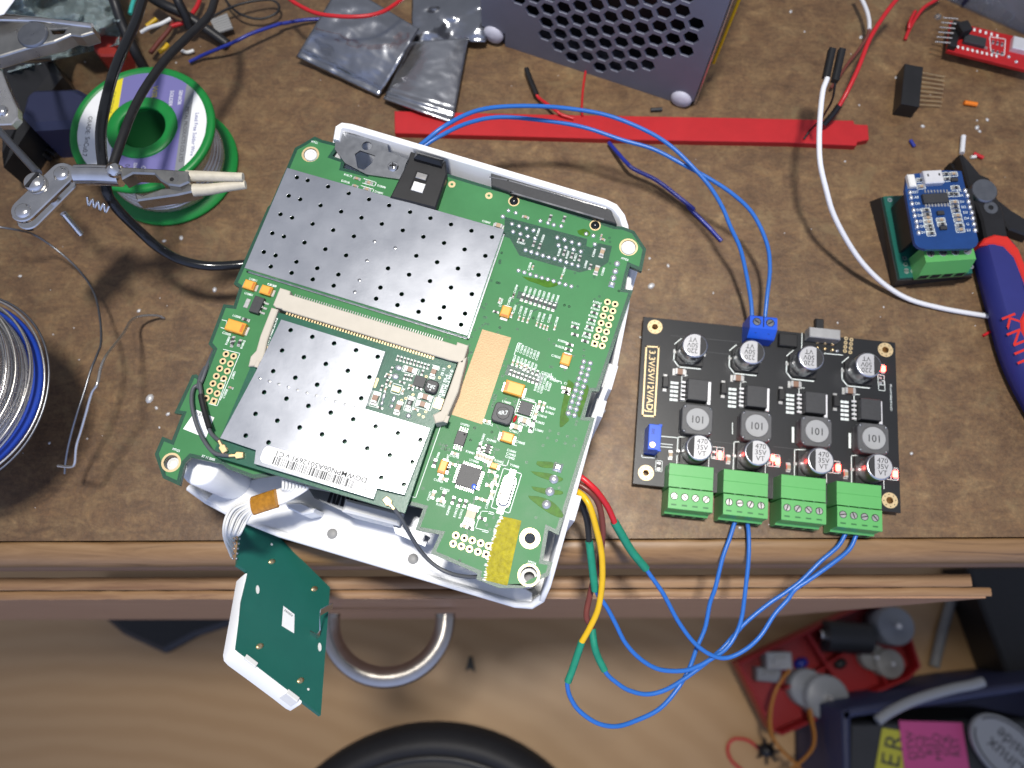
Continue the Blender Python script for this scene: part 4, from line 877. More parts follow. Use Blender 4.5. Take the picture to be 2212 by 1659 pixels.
p = ZP('h',2190,640,ZQ+.9); g = G(); g.box((p.x,p.y,ZQ+.03), (1.7,2.2,.95), B_, ch=.2); ld_ = g.build('status_light', 'led', pb)
# trimmer
p = ZP('h',472,335,15); g = G(); g.box((p.x,p.y,ZQ+.1), (4.6,9.6,10), B_, ch=.2)
for s2 in (-1,1): q = xf([(1.9,s2*4.7)], p, B_)[0]; g.box((q[0],q[1],13.9), (1.3,.8,1.1), B_, ch=.1)
tr = g.build('trimmer', 'term_blue', pb); q = ZP('h',437,450,15.2); g = G(); g.cyl(q, 1.15, 14.8, 15.8, 18, ch=.15); g.box((q.x,q.y,15.78), (1.8,.3,.06), B_+.5); g.build('trimmer_screw', 'gold', tr)
g = G(); g.text('502', 1.5, ZP('h',450,255,15), B9, 15.12); g.build('trimmer_print', 'ink', tr)
# two-way input terminal
p = ZP('23',2025,1062,15.5); g = G()
pr = [(3.6,ZQ),(3.6,14.8),(3.0,15.4),(-1.6,15.4),(-4.2,12.4),(-4.6,11.8),(-4.6,ZQ)]
g.prism([(y,z) for y,z in pr][::-1], -5.2, 5.2); g.tilt(Vector((p.x,p.y,0)), -by*-1, Uz); it = g.build('input_terminal', 'term_blue', pb)
for s2 in (-1,1):
    q = xf([(s2*2.55,1.0)], p, B_)[0]; g = G(); g.cyl(q, 1.6, 15.1, 15.45, 20, 1); g.cyl(q, 1.4, 15.3, 15.55, 20, 0, ch=.1); g.box((q[0],q[1],15.52), (2.2,.4,.08), B_+.6*s2, 1); g.build('terminal_screw', ['chrome','hole'], it)
    q = xf([(s2*2.5,-2.6)], p, B_)[0]; g = G(); g.box((q[0],q[1],13.75), (.7,.9,.15), B_); g.build('terminal_mark', 'hole', it)
q = xf([(0,1.2)], p, B_)[0]; g = G(); g.box((q[0],q[1],15.3), (.4,4.2,.14), B_); g.build('terminal_gap', 'hole', it)
# slide switch
p = ZP('24',640,1128,ZQ+6); g = G(); g.box((p.x,p.y,ZQ+.5), (12.0,4.2,5.2), B_, ch=.3); sw = g.build('slide_switch', 'switch_metal', pb)
q = ZP('24',592,1062,ZQ+4); g = G(); g.box((q.x,q.y,ZQ+2.0), (3.2,4.6,2.6), B_, ch=.3); g.build('switch_lever', 'black', sw)
g = G()
for i in range(3):
    for j in range(2): q = ZP('24',580+60*i-3*j,1198+8*i+46*j,ZQ+.5); g.dome((q.x,q.y,ZQ+.03), .8,.8,.8, n=10)
g.build('switch_pins', 'gold', sw)
q = ZP('24',735,1268,ZQ+.5); g = G(); g.dome((q.x,q.y,ZQ+.03), .8,.6,.6, n=10); g.build('solder_joint', 'solder', pb)
for i in range(2):
    for j in range(4): q = ZP('24',803+42*i-3*j,1172+10*i+33*j,ZQ); g = G(); g.plate(circ(q,.75,14),[circ(q,.35,10)],ZQ+.01,ZQ+.07); g.build('pad_ring', 'goldpad', pb)
p = ZP('24',345,1185,ZQ+2); g = G(); g.box((p.x,p.y,ZQ+.05), (7.2,5.2,2.2), B_, ch=.3); g.build('diode', 'black', pb)
# green pluggable terminals
TERM = []
for n_, (t,x,y) in enumerate((('h',690,708),('h',1478,795),('i',358,872),('i',1160,970))):
    O = ZP(t,x,y,14.0); O = Vector((O.x,O.y,0)); W_ = 16.0; TERM.append(O)
    def ext(prof, x0, x1, gg, mi=0): h = G(); h.prism(prof, -x1, -x0); h.tilt(O, -by, Uz); gg.add(h.v, h.f, mi)
    g = G(); ext([(0,1.6),(8.6,1.6),(8.6,14),(4.4,14),(4.3,13.9),(4.2,14),(.2,14),(0,13.8)], 0, W_, g); hd = g.build('terminal_header', 'term_green', pb)
    g = G(); ext([(8.9,1.0),(17.6,1.0),(17.6,6.8),(16.9,7.4),(16.5,10.8),(16.5,13.5),(16.3,13.7),(9.1,13.7),(8.9,13.5)], .25, W_+.25, g)
    pl = g.build('terminal_plug', 'term_green', hd)
    for i in range(4):
        c_ = O+bx*(2.3+3.83*i)-by*(11.9); g = G(); g.cyl(c_, 1.35, 13.5, 13.75, 20, 1); g.cyl(c_, 1.22, 13.6, 13.82, 20, 0, ch=.12); g.box((c_.x,c_.y,13.80), (2.1,.32,.06), B_+R.uniform(0,3), 1)
        g.build('terminal_screw', ['steel','hole'], pl)
    g = G(); h_ = G()
    for i in range(4):
        c_ = O+bx*(2.3+3.83*i)-by*(15.0); g.box((c_.x,c_.y,13.66), (1.9,.55,.08), B_)
        c_ = O+bx*(2.3+3.83*i)-by*(17.62); h_.box((c_.x,c_.y,2.4), (2.6,.16,3.0), B_)
    for i in range(3):
        c_ = O+bx*(4.2+3.83*i)-by*(8.8); g.box((c_.x,c_.y,13.0), (.9,.5,.85), B_)
    g.build('terminal_recess', 'term_dark', pl); h_.build('wire_entry', 'hole', pl)
# silkscreen
g = G()
tb = [ZP('g',438,500,ZQ),ZP('g',530,505,ZQ),ZP('g',470,1512,ZQ),ZP('g',292,1497,ZQ)]
tb = [ZP('g',350,495,ZQ),ZP('g',530,503,ZQ),ZP('g',470,1510,ZQ),ZP('g',295,1497,ZQ)]
g.line(tb, .62, ZQ+.01, closed=True)
c_ = sum(tb, Vector())/4; g.text('3.3V/5V/12V/ADJ', 3.5, c_, B_-pi/2+.012, ZQ+.02, sx=1.03, bold=.06)
g.build('voltage_print', 'goldpad', pb)
g = G()
for t,x,y in (('g',1060,475),('g',1890,572),('24',530,1322),('24',985,1378)):
    p = ZP(t,x,y,15.3); g.line(xf([(-3.4,5.9),(-5.9,3.4)], p, B_), .35, ZQ+.01); g.line(xf([(-5.9,1.0),(-5.9,-3.4),(-3.8,-5.9),(4.6,-5.9)], p, B_), .42, ZQ+.01)
for t,x,y in (('h',1122,485),('h',1970,558),('i',932,676),('i',1790,765)):
    p = ZP(t,x,y,15.3); g.line(xf([(-6,-5.9),(-6,5.4),(-2,5.9)], p, B_), .35, ZQ+.01); g.line(xf([(6,5.9),(6,-5.9)], p, B_), .25, ZQ+.01)
for t,x,y in (('h',1395,570),('34',235,630),('34',712,682),('34',1170,735)):
    p = ZP(t,x,y,ZQ); g.line(xf([(-2.6,-2.3),(2.0,-2.3),(2.0,2.3),(-2.6,2.3)], p, B_), .22, ZQ+.01, closed=True); g.line(xf([(-.6,-2.3),(-.6,2.3)], p, B_), .22, ZQ+.01)
for t,x,y in (('h',533,755),('24',1080,1500),('24',1085,1545)):
    p = ZP(t,x,y,ZQ); g.line(xf([(-1.2,-2),(1.2,-2),(1.2,2),(-1.2,2)], p, B_), .22, ZQ+.01, closed=True)
for t,x,y in (('g',1098,1125),('g',1955,1220),('34',562,172),('34',1000,225)):
    p = ZP(t,x,y,ZQ); g.line(xf([(-4.4,5.4),(-6.4,5.4),(-6.4,-5.0),(-4.4,-5.0)], p, B_), .28, ZQ+.01)
for pl in ([('h',285,600),('h',285,628),('h',480,640),('h',480,600)],[('h',555,322),('h',800,345)],[('h',555,432),('h',730,448)],[('h',555,475),('h',720,487)],[('h',1600,130),('h',1600,290)],[('i',525,205),('i',525,400)],[('i',1350,295),('i',1350,480)],[('h',800,545),('h',795,590)],[('24',455,1130),('24',450,1260)],[('24',630,1290),('24',775,1303)],[('h',2010,810),('h',2000,760)]):
    g.line([ZP(*q,ZQ) for q in pl], .3 if pl[0][0] != 'i' else .9, ZQ+.01)
g.text('1571918-9999-AVV166', 1.15, ZP('24',1160,1640,ZQ), B9, ZQ+.02); g.build('silkscreen', 'silk', pb)
g = G()
for a, b in (((('g',710,335)),('g',1700,430)),(('g',1230,575),('g',1560,610)),(('h',1330,400),('h',1700,440)),(('34',230,520),('34',420,540)),(('h',620,760),('h',605,1010))): g.line([ZP(*a,ZQ),ZP(*b,ZQ)], .2, ZQ+.008)
g.build('trace', 'ic_grey', pb)

# ================================================================== LEADS BETWEEN THE BOARDS
BW = .80
def lead(label, group, segs):
    """segs = [(part name, material, radius, points)]"""
    p0 = segs[0][3][0]; r = thing('jumper_lead', label, 'wire', (p0.x,p0.y,p0.z), group)
    for nm, m, rr, pts in segs: g = G(); g.tube(pts, rr, n=10); g.build(nm, m, r)
    return r
def W(*pts): return wire(pts)
b2 = 'blue wires from the router case to the blue terminal'
g = G(); w1 = W((868,352,44),(884,333,46),(917,306,50),(958,274,52),(1012,245.5,50),(1067,232,47),(1152,229,44),(1233.6,235,41),(1315,250,39),(1397,283,37),(1452,318,35),(1501,365.6,33),(1534,404,31),(1560,447,28),(1578,490,25),(1599,537,21),(1613,597,16),(1622,650,12.5),(1625,690,10.5))
g.tube(w1, BW, n=10); tag(g.build('jumper_wire', 'blue_wire'), 'blue wire in the outer arch over the red stick, entering the blue terminal left', 'wire', b2)
g = G(); w2 = W((872,352,42),(890,336,42),(924,310,43),(958,290,43),(1012,265.5,40),(1080.6,253,37),(1179,261,34),(1261,275,32),(1343,302,31),(1411,322,31),(1479,357,31),(1534,387,30),(1585,421,28),(1627,463,25),(1656.5,526,21),(1663,581,17),(1657,640,13),(1651,700,10.5))
g.tube(w2, BW, n=10); tag(g.build('jumper_wire', 'blue_wire'), 'blue wire in the inner arch over the red stick, entering the blue terminal right', 'wire', b2)
lg = 'coloured leads of the router spliced to blue wires'
lead('yellow lead joined by green tubing to a blue wire making the lowest hanging loop', lg, [
 ('coloured_wire','yellow_wire',1.05,W((1236,1052,38),(1244.5,1060,40),(1261,1073,42),(1275,1096,42),(1288,1142,38),(1297,1180,34),(1301,1215,31),(1300.5,1261,27),(1292,1315,23),(1275,1354,20),(1256,1388,18))),
 ('heat_shrink','shrink',1.25,W((1257,1386,18),(1248,1412,16),(1236,1448,14),(1226,1474,13))),
 ('blue_wire','blue_wire',BW,W((1227,1470,13),(1225.5,1480,12),(1231,1504,9),(1250,1534,6),(1288,1561,3),(1329,1569,0),(1370,1558,-3),(1424.6,1531,-5),(1465.5,1484.7,-6),(1490,1441,-6),(1506,1397,-5),(1523,1356,-4),(1533.7,1302,-2),(1545,1270,0),(1561,1205,2),(1577,1160,3),(1589,1122,4)))])
lead('black lead joined by green tubing to a blue wire that meets the second green terminal', lg, [
 ('coloured_wire','black',1.05,W((1240,1062,34),(1253,1080,35),(1261,1100,34),(1269,1131,31),(1273,1172,28))),
 ('heat_shrink','shrink',1.35,W((1272.5,1168,28),(1277,1205,25),(1281,1240,22),(1286,1276,19))),
 ('blue_wire','blue_wire',BW,W((1285,1268,19),(1292,1285,18),(1300.5,1297,17),(1313,1316,15),(1329,1346,12),(1351,1389,8),(1384,1424,4),(1424.6,1446,1),(1474,1449,-1),(1506,1440,-2),(1534,1424.7,-2.5),(1566.5,1403,-3),(1588,1373,-3),(1602,1334,-2),(1610,1275,0),(1617,1206,2),(1617,1150,3),(1613,1122,4)))])
lead('red lead joined by green tubing to a blue wire with the highest hanging loop', lg, [
 ('coloured_wire','red_wire',1.05,W((1236,1022,36),(1248.6,1027.5,38),(1262,1036,39),(1288,1060,38),(1307,1086,34),(1317,1104,31),(1328,1130,27))),
 ('heat_shrink','shrink',1.5,W((1327,1127,27),(1340,1150,24),(1362,1187,19),(1380,1210,16),(1395,1228,13))),
 ('blue_wire','blue_wire',BW,W((1393,1225,13),(1405,1243,12),(1433,1283,9),(1465.5,1343,4),(1501,1390,1),(1539,1416,-1),(1572,1420.6,-2),(1610,1403,-2),(1643,1373,-2),(1673,1327,-1),(1700.7,1296,0),(1717.6,1273,1),(1750,1251,2),(1799.5,1215.8,3),(1835,1185.8,3.5),(1851,1152,4)))])
lead('brown lead joined by green tubing to a blue wire that meets the fourth green terminal', lg, [
 ('coloured_wire','brown_wire',1.05,W((1238,1040,36),(1250,1046,37),(1276,1064,37),(1293.6,1090,34),(1302,1136.7,29),(1300.5,1172,25),(1294,1215,20),(1280,1262,15),(1271,1300,12),(1267,1322,11),(1268,1338,10),(1277,1352,9),(1280,1366,9))),
 ('heat_shrink','shrink',1.3,W((1279,1358,9),(1284,1395,8),(1292,1420,6),(1306,1448,4))),
 ('blue_wire','blue_wire',BW,W((1304,1443,4),(1311,1456,3.5),(1326,1470,2),(1356,1490,0),(1397,1499.7,-2),(1438,1490,-3),(1479,1465.6,-4),(1523,1433,-4.5),(1558,1403,-4.5),(1583,1375.6,-4),(1610,1345.5,-3),(1656.5,1307,-1.5),(1700.7,1277,0),(1731,1254,1),(1772,1213,2.5),(1810,1180,3.5),(1828,1150,4)))])

# ------------------------------------------------------------------ small tilted LED board on its white frame, with its ribbon of wires
C0 = P(604,1325,12); t_ = rad(50); dn = Vector((.86,.50,0)).normalized()
n_ = Vector((dn.x*sin(t_), dn.y*sin(t_), cos(t_)))
sp_ = [(534.7,1111),(548,1107),(601,1158.5),(713,1269),(693,1545),(508,1403),(521,1300),(535,1235),(512,1220),(521,1125)]
U_ = Vector((0,0,1)).cross(n_).normalized(); V_ = n_.cross(U_)
def L2(px, py, off=0.): q = PP(px,py,C0+n_*off,n_)-C0; return (q.dot(U_), q.dot(V_))
lb_ = thing('indicator_board', 'small teal circuit board in a white plastic frame hanging tilted over the bench edge', 'circuit board', tuple(C0))
poly = [L2(*q) for q in sp_]
hl = []
for cx, cy, a_, b_ in ((556,1274,3.5,9),(690,1398,3.5,9)): hl.append([L2(cx+a_*cos(k*pi/5),cy+b_*sin(k*pi/5)+a_*cos(k*pi/5)*.5) for k in range(10)])
g = G(); g.plate(poly, [], -1.4, 0); g.tilt(C0,U_,V_); g.build('board', 'pcb_teal', lb_)
fr = [L2(505,1225),L2(540,1228),L2(548,1290),L2(500,1400),L2(660,1535),L2(693,1520)]
g = G(); pts = [L2(*q,-.2) for q in ((531,1238),(517,1320),(503,1399),(505,1411),(514,1421),(560,1455),(612,1494),(640,1516),(650,1521))]
wall(g, [(x,y,-.2) for x,y in pts], 3.0, -7.0); g.tilt(C0,U_,V_); g.build('frame', 'white_case', lb_)
for q in hl:
    g = G(); g.prism(q, -.05, .35); g.tilt(C0,U_,V_); g.build('frame_peg', 'white', lb_)
for x,y in ((535,1433),(625,1508)):
    g = G(); q = L2(x,y,-2); g.prism(xf([(-2.4,-.9),(2.4,-.9),(2.4,.9),(-2.4,.9)], q, ang2(L2(508,1403),L2(693,1545))), -4, .6, ch=.2); g.tilt(C0,U_,V_); g.build('frame_clip', 'white', lb_)
for x,y in ((587,1213),(679,1272),(561,1396),(649,1470)):
    q = L2(x,y); g = G(); g.dome((q[0],q[1],0), 1.0,1.5,.7, 0, n=12); g.tilt(C0,U_,V_); g.build('gold_contact', 'gold', lb_)
q = L2(666,1489); g = G(); g.cyl(q,.45,-.1,.06,10); q = L2(587,1176); g.cyl(q,.5,-.1,.06,10); g.tilt(C0,U_,V_); g.build('pin_hole', 'white', lb_)
st_ = [L2(612,1309),L2(636,1327),L2(635,1368),L2(608.5,1352)]
g = G(); g.prism(st_, .01, .08); g.tilt(C0,U_,V_); sk_ = g.build('paper_label', 'paper', lb_)
g = G(); ax_ = ang2(L2(612,1309),L2(636,1327)); g.text('REBERE', 1.15, L2(623,1324), ax_+pi, .1); g.tilt(C0,U_,V_); g.build('label_print', 'ink', sk_)
# bent spring strip
g = G(); w_ = [(678,1370,0),(690,1378,.4),(681,1369,2),(687,1335,8),(700,1322,9),(722,1315,5)]
pts = [PP(x,y,C0+n_*z,n_) for x,y,z in ((670,1368,.3),(684,1376,.5),(690,1368,1.0),(690,1330,7),(692,1322,8),(718,1308,8))]
vs = []
for p in pts: vs += [p-Vector((.2,1.0,.9)), p+Vector((.2,1.0,.9))]
g.add(vs, [[2*i,2*i+1,2*i+3,2*i+2] for i in range(len(pts)-1)]); 
o = g.build('spring_strip', 'chrome', lb_); md = o.modifiers.new('thick', 'SOLIDIFY'); md.thickness = .0003
# connector row and wires
g = G(); q0, q1 = PP(520,1118,C0,n_), PP(505,1212,C0,n_)
hz_ = (q1-q0); 
for i in range(2):
    for k in range(9): p = q0+hz_*((k+.5)/9)+Vector((i*1.3-.4,0,.3)); g.dome((p.x,p.y,p.z), .42,.42,.5, n=8)
g.build('solder_row', 'solder_dull', lb_)
rb = thing('ribbon_lead', 'white ribbon wires bundled with orange tape between the wireless card and the teal board', 'wire bundle', tuple(P(590,1080,45)))
for i in range(8):
    f_ = i/7; o_ = (f_-.5)
    pts = W((612+f_*52,1036+f_*14,58),(611+f_*48,1056+f_*3,57),(612+o_*10,1070+o_*26,55),(577+o_*6,1082+o_*26,53),(545+o_*4,1093+o_*26,51),(508-10*(1-f_)+f_*24,1112-12*(1-f_)+f_*14,47+1.5*(i%2)),(483+f_*32,1150+f_*6,42+1.5*(i%2)))
    pts.append(q0+hz_*(.10+.8*(1-f_))+Vector((-1.0,0,.2)))
    g = G(); g.tube(pts, .46, n=8); g.build('wire', 'white', rb)
g = G(); a = W((596,1055,56.6),(600,1098,55),(545,1112,51.5),(548,1076,53)); 
g.tube([P(598,1076,55),P(570,1085,53.2),(P(546,1093,51.4))], 3.0, n=14, flat=.38, sub=6); g.build('tape', 'kapton_brown', rb)
# ================================================================== THINGS ON THE BENCH, RIGHT SIDE
# red printed stick
rs = [(852,240),(1152,247),(1370,251),(1608,255),(1843,260.5),(1846,268.5),(1874.5,270),(1877,302),(1852,307),(1850,315),(1700,308),(1400,303),(1152,296),(853,288)]
g = G(); g.prism([tuple(P(x,y,3))[:2] for x,y in rs], 0, 3.2, ch=.25); tag(g.build('plastic_stick', 'red_plastic'), 'long flat red plastic stick with a notched end lying across the bench', 'stick')
# power supply box standing on its edge, hexagon grille towards the viewer
A0, B0 = P(1042,84,0), P(1493,233,0); fx = (B0-A0); fw = fx.length; fx.normalize(); fn = fx.cross(Uz)   # fn points to the viewer
if fn.y > 0: fn = -fn
psu = thing('power_supply', 'grey metal power supply box with hexagon grille standing on edge behind the red stick', 'power supply', tuple((A0+B0)/2-fn*20))
def FP(px, py): q = PP(px,py,A0,fn)-A0; return (q.dot(fx), q.z)
H0 = FP(*Z('13',505,455)); Ha = FP(*Z('13',1410,405)); Hb = FP(*Z('13',55,105)); pit = ((Ha[0]-H0[0])**2+(Ha[1]-H0[1])**2)**.5/7
hd = atan2(Ha[1]-H0[1], Ha[0]-H0[0]); HH = 95
hx = []
for r_ in range(-1, 30):
    for c_ in range(-30, 30):
        u, v = c_*pit+(r_*.5*pit), r_*pit*.866; x = H0[0]+u*cos(hd)-v*sin(hd); y = H0[1]+u*sin(hd)+v*cos(hd)
        if 6 < y < HH-4 and fw*.10 < x < fw-9 and not (r_ == -1 and not (fw*.42 < x < fw*.82)) and x > fw*.40-(y-4)*.95: hx.append((x,y))
g = G(); g.plate([(11,0),(fw-9.5,0),(fw-9.5,4.2),(fw,4.2),(fw,HH),(0,HH),(0,8),(11,8)], [circ(p, pit*.44, 6, hd+pi/6) for p in hx], -1.2, 0, 0, bev=.12)
g.tilt(A0, fx, Uz); 
gr = g.build('grille', 'psu', psu)
g = G()
bk = [A0-fn*1.6, B0-fn*1.6, B0-fn*60, A0-fn*60]; e1 = [p+Uz*HH for p in bk]
g.add(bk+e1, [[1,2,6,5],[2,3,7,6],[3,0,4,7],[4,5,6,7],[3,2,1,0]]); g.build('housing', 'psu', psu)
g = G(); q_ = [A0-fn*16, B0-fn*16]; g.add([q_[0]+Uz*.3,q_[1]+Uz*.3,q_[1]+Uz*(HH-1),q_[0]+Uz*(HH-1)], [[0,1,2,3]]); g.build('dark_backing', 'black', psu)  # black sheet stands in for the dark interior behind the grille
for x_, in ((5.5,),(fw-5.4,)):
    g = G(); c_ = A0+fx*x_+Uz*(5.2 if x_ < 20 else 3.6)-fn*1.0; g.lathe([(4.6,-1),(4.8,.6),(4.3,2.0),(2.8,3.0),(0,3.3)], tuple(c_), 22, ax=fn); g.build('rubber_foot', 'rubber', psu)
g = G(); g.tube([(B0+fx*.8-fn*2+Uz*z_) for z_ in (1,30,60,95)], .5, n=6); g.build('side_edge', 'steel', psu)
g = G(); yw = [(B0-fn*14+fx*(2+.02*z_)+Uz*z_) for z_ in (14,28,50,80,110)]; g.tube(yw, .7, n=8); tag(g.build('jumper_wire', 'yellow_wire'), 'yellow wire running up along the right side of the power supply box', 'wire')
# anti-static bag: two flaps with a fold between them
def patch(name, par, cs, zf, mt, nu=40, nv=30, seed=1, amp=.8, th=.25):
    R = random.Random(seed); from mathutils import noise
    vs = []; 
    for i in range(nu+1):
        for j in range(nv+1):
            u, v = i/nu, j/nv
            px = (1-u)*(1-v)*cs[0][0]+u*(1-v)*cs[1][0]+u*v*cs[2][0]+(1-u)*v*cs[3][0]
            py = (1-u)*(1-v)*cs[0][1]+u*(1-v)*cs[1][1]+u*v*cs[2][1]+(1-u)*v*cs[3][1]
            z = zf(u,v)
            q = P(px,py,0); z += amp*noise.noise(Vector((q.x*.11+seed,q.y*.11,seed)))+amp*.35*noise.noise(Vector((q.x*.35,q.y*.35,seed*2)))
            vs.append(P(px,py,max(.4,z)))
    fs = [[i*(nv+1)+j,(i+1)*(nv+1)+j,(i+1)*(nv+1)+j+1,i*(nv+1)+j+1] for i in range(nu) for j in range(nv)]
    g = G(); g.add(vs, fs, 0, True); o = g.build(name, mt, par)
    md = o.modifiers.new('film', 'SOLIDIFY'); md.thickness = th*S; md.offset = -1
    return o
bag = thing('antistatic_bag', 'shiny dark silver antistatic bag folded in two flaps beside the power supply box', 'bag', tuple(P(860,120,0)))
def zl(u, v): return 3+8*sin(pi*min(1,v*1.05))*.9*(1-.35*u)+2*u
patch('left_flap', bag, [Z('12',690,-140),Z('12',330,455),Z('12',985,765),Z('12',1310,230)], lambda u,v: 2.0+10*cos(pi/2*u**1.2)+3.6*(1-v)*(1-.4*u)+.9*sin(u*60)*max(0,u-.80)*2.0, 'bag', 46, 30, 2, .7)
patch('right_flap', bag, [Z('12',1245,330),Z('12',1020,785),Z('12',1575,985),Z('12',1700,300)], lambda u,v: 5.5-2*u+2.2*sin(pi*v)+.5*sin(u*60)*(u>.82), 'bag_fold', 46, 26, 5, .55)
patch('top_fold', bag, [Z('12',1250,-160),Z('12',1245,345),Z('12',1840,330),Z('12',1900,-160)], lambda u,v: 4+3*sin(pi*u)+1.2*sin(9*v), 'bag', 30, 30, 8, 1.6)
# dupont lead and red twisted wires at the stick
dl = thing('jumper_lead', 'short red lead with a slim black plug lying above the red stick', 'wire', tuple(P(1150,190,3)))
g = G(); g.tube(zwire('13', ((145,545,3),(180,640,3.2),(228,752,3.4))), 1.35, n=4, sub=0); g.build('plug', 'black', dl)
g = G(); g.tube(zwire('13', ((222,745,3.2),(250,780,3),(320,830,4),(385,880,5),(430,910,4.5),(520,940,3.9))), .7, n=8); g.build('cable', 'red_wire', dl)
g = G(); g.tube(zwire('13', ((615,560,1),(600,660,1),(590,760,1.4),(585,860,2.5),(590,915,4.0))), .5, n=8); tag(g.build('jumper_wire', 'red_wire'), 'thin red wire between the power supply box and the red stick', 'wire')
g = G(); g.tube(zwire('13', ((800,1130,2),(860,1200,4),(940,1290,6),(1000,1340,6),(1180,1430,5),(1350,1560,4),(1470,1655,3)))+zwire('23', ((1430,130,2),(1580,280,1.2),(1690,400,.9))), .85, n=8); tag(g.build('jumper_wire', 'blue_wire_dark'), 'dark blue loose wire below the red stick with a free end', 'wire')
g = G(); g.tube(W((614,-12,22),(640,8,24),(690,30,26),(767,36,27),(825,26,26),(875,-6,24)), .85, n=8); tag(g.build('jumper_wire', 'red_wire'), 'pinkish red wire drooping in an arc over the antistatic bag', 'wire')
g = G(); g.tube(zwire('11', ((1500,490,2),(1600,440,3),(1720,390,6),(1860,330,8),(2000,262,8),(2212,190,6)))+zwire('12', ((200,190,5),(400,158,3),(560,150,2))), .75, n=8); tag(g.build('jumper_wire', 'blue_wire_dark'), 'dark blue wire running left from under the antistatic bag', 'wire')
g = G(); g.tube(zwire('11', ((1600,210,4),(1690,130,5),(1850,50,7),(2000,10,7),(2150,0,6),(2210,50,5),(2180,110,5),(2050,150,5),(1900,110,6),(1800,20,6),(1780,-40,6))), .55, n=8); tag(g.build('thin_cable', 'black'), 'thin black cable coiled loosely left of the antistatic bag', 'wire')

# white wire and its companions
g = G(); g.tube(W((1791,150,41),(1786,172,41),(1777.6,196,41),(1772,245.5,40),(1769.5,300,38),(1772,354.7,35),(1785.8,414.7,30),(1799.5,460.6,25),(1826.8,515,18),(1862,567,11),(1908.6,613,5),(1963,646,2),(2031,665,1.3),(2099.6,677.5,1.2),(2170,688,1.2)), 1.02, n=10)
ww = thing('jumper_lead', 'thick white wire with black plug curving down to the pliers', 'wire', tuple(P(1790,160,0))); o_ = bpy.context.scene
wo_ = g.build('cable', 'white_wire', ww)
g = G(); a, b = P(1797,107,42), P(1784,168,41); g.tube([a,b], 1.75, n=4, sub=0); g.build('plug', 'black', ww)
w2_ = thing('jumper_lead', 'thin black lead with a black plug standing next to the white wire', 'wire', tuple(P(1810,160,0)))
g = G(); g.tube([P(1818,108,42),P(1803,176,41)], 1.75, n=4, sub=0); g.build('plug', 'black', w2_)
g = G(); g.tube(zwire('14', ((718,630,41),(712,700,38),(690,800,32),(640,890,24),(590,960,16),(520,1030,6),(470,1100,3.9))), .45, n=8); g.build('cable', 'black', w2_)
rw = thing('jumper_lead', 'red wire with a black sleeve slanting past the white wire', 'wire', tuple(P(1850,150,0)))
g = G(); g.tube(zwire('14', ((1260,-60,22),(1200,0,22),(1100,130,22),(990,310,21),(900,540,19),(810,730,16),(745,845,13))), .95, n=8); g.build('cable', 'red_wire', rw)
g = G(); g.tube(zwire('14', ((752,832,13.5),(700,905,10),(630,985,6))), 1.35, n=8); g.build('sleeve', 'black', rw)
bw_ = thing('jumper_lead', 'white wire entering at the top edge into a black sleeve', 'wire', tuple(P(1880,40,0)))
g = G(); g.tube(zwire('14', ((900,-60,8),(930,0,8),(965,80,8),(985,160,8),(988,235,8))), .9, n=8); g.build('cable', 'white_wire', bw_)
g = G(); g.tube(zwire('14', ((988,228,8),(970,290,7),(900,400,5),(820,500,4),(740,620,3),(680,700,2.5))), .7, n=8); g.build('sleeve', 'brown_wire', bw_)
g = G(); g.tube(zwire('14', ((1560,-30,4),(1500,10,4),(1420,60,4),(1350,150,3),(1300,240,2),(1270,315,1))), .8, n=8); g.tube(zwire('14', ((1350,90,3),(1310,170,3.5),(1300,230,2.5))), .8, n=8)
tag(g.build('jumper_wire', 'red_wire'), 'short curved red wire offcut near the top right corner', 'wire')
# black header strip with gold pins
hs = thing('pin_header', 'black socket strip with thin gold pins lying on the bench', 'connector', tuple(ZP('14',1325,670,0)))
c4 = [ZP('14',x,y,8) for x,y in ((1270,502),(1415,530),(1385,845),(1238,820))]
g = G(); g.prism([tuple(p)[:2] for p in c4], .2, 8.0, ch=.2); g.build('body', 'black', hs)
for i in range(8):
    a = ZP('14',1405-3.2*i,575+36*i,2); b = ZP('14',1585-4*i,608+33*i,1.2); g = G(); g.tube([a,b], .28, n=4, sub=0); g.build('pin', 'gold', hs)
# red usb-serial board
rbz = 6.5; rb_ = thing('serial_adapter', 'small red circuit board with black chip and pin row beside the clear box', 'circuit board', tuple(ZP('14',1900,350,0)))
c4 = [ZP('14',x,y,rbz) for x,y in ((1630,165),(2320,330),(2290,570),(1605,400))]
g = G(); g.prism([tuple(p)[:2] for p in c4], rbz-1.6, rbz, ch=.1); g.build('board', 'pcb_red', rb_)
RA = ang2(c4[0], c4[1])
g = G(); p = ZP('14',1830,310,rbz+2); g.box((p.x,p.y,rbz), (9.5,4.6,1.8), RA, ch=.2); ic_ = g.build('ic_chip', 'ic', rb_)
g = G()
for i in range(14): q = ZP('14',1765+11.5*i,345+3*i,rbz); g.box((q.x,q.y,rbz), (.35,1.3,.4), RA)
g.build('pins', 'endcap', ic_)
g = G(); p = ZP('14',1665,270,rbz+2); g.box((p.x,p.y,rbz), (3.2,14,2.6), RA, ch=.2); p = ZP('14',1720,240,rbz+3); g.box((p.x,p.y,rbz), (5,5,6), RA+.6, ch=.3); g.build('header_body', 'black', rb_)
for i in range(6):
    a = ZP('14',1690-12*i,150+38*i,rbz+4); b = ZP('14',1570-12*i,140+38*i,rbz+2); g = G(); g.tube([a,b], .32, n=4, sub=0); g.build('pin', 'steel', rb_)
g = G()
for i in range(9): q = ZP('14',1690+38*i,372+9*i,rbz); g.box((q.x,q.y,rbz), (.9,1.4,.03), RA+.2)
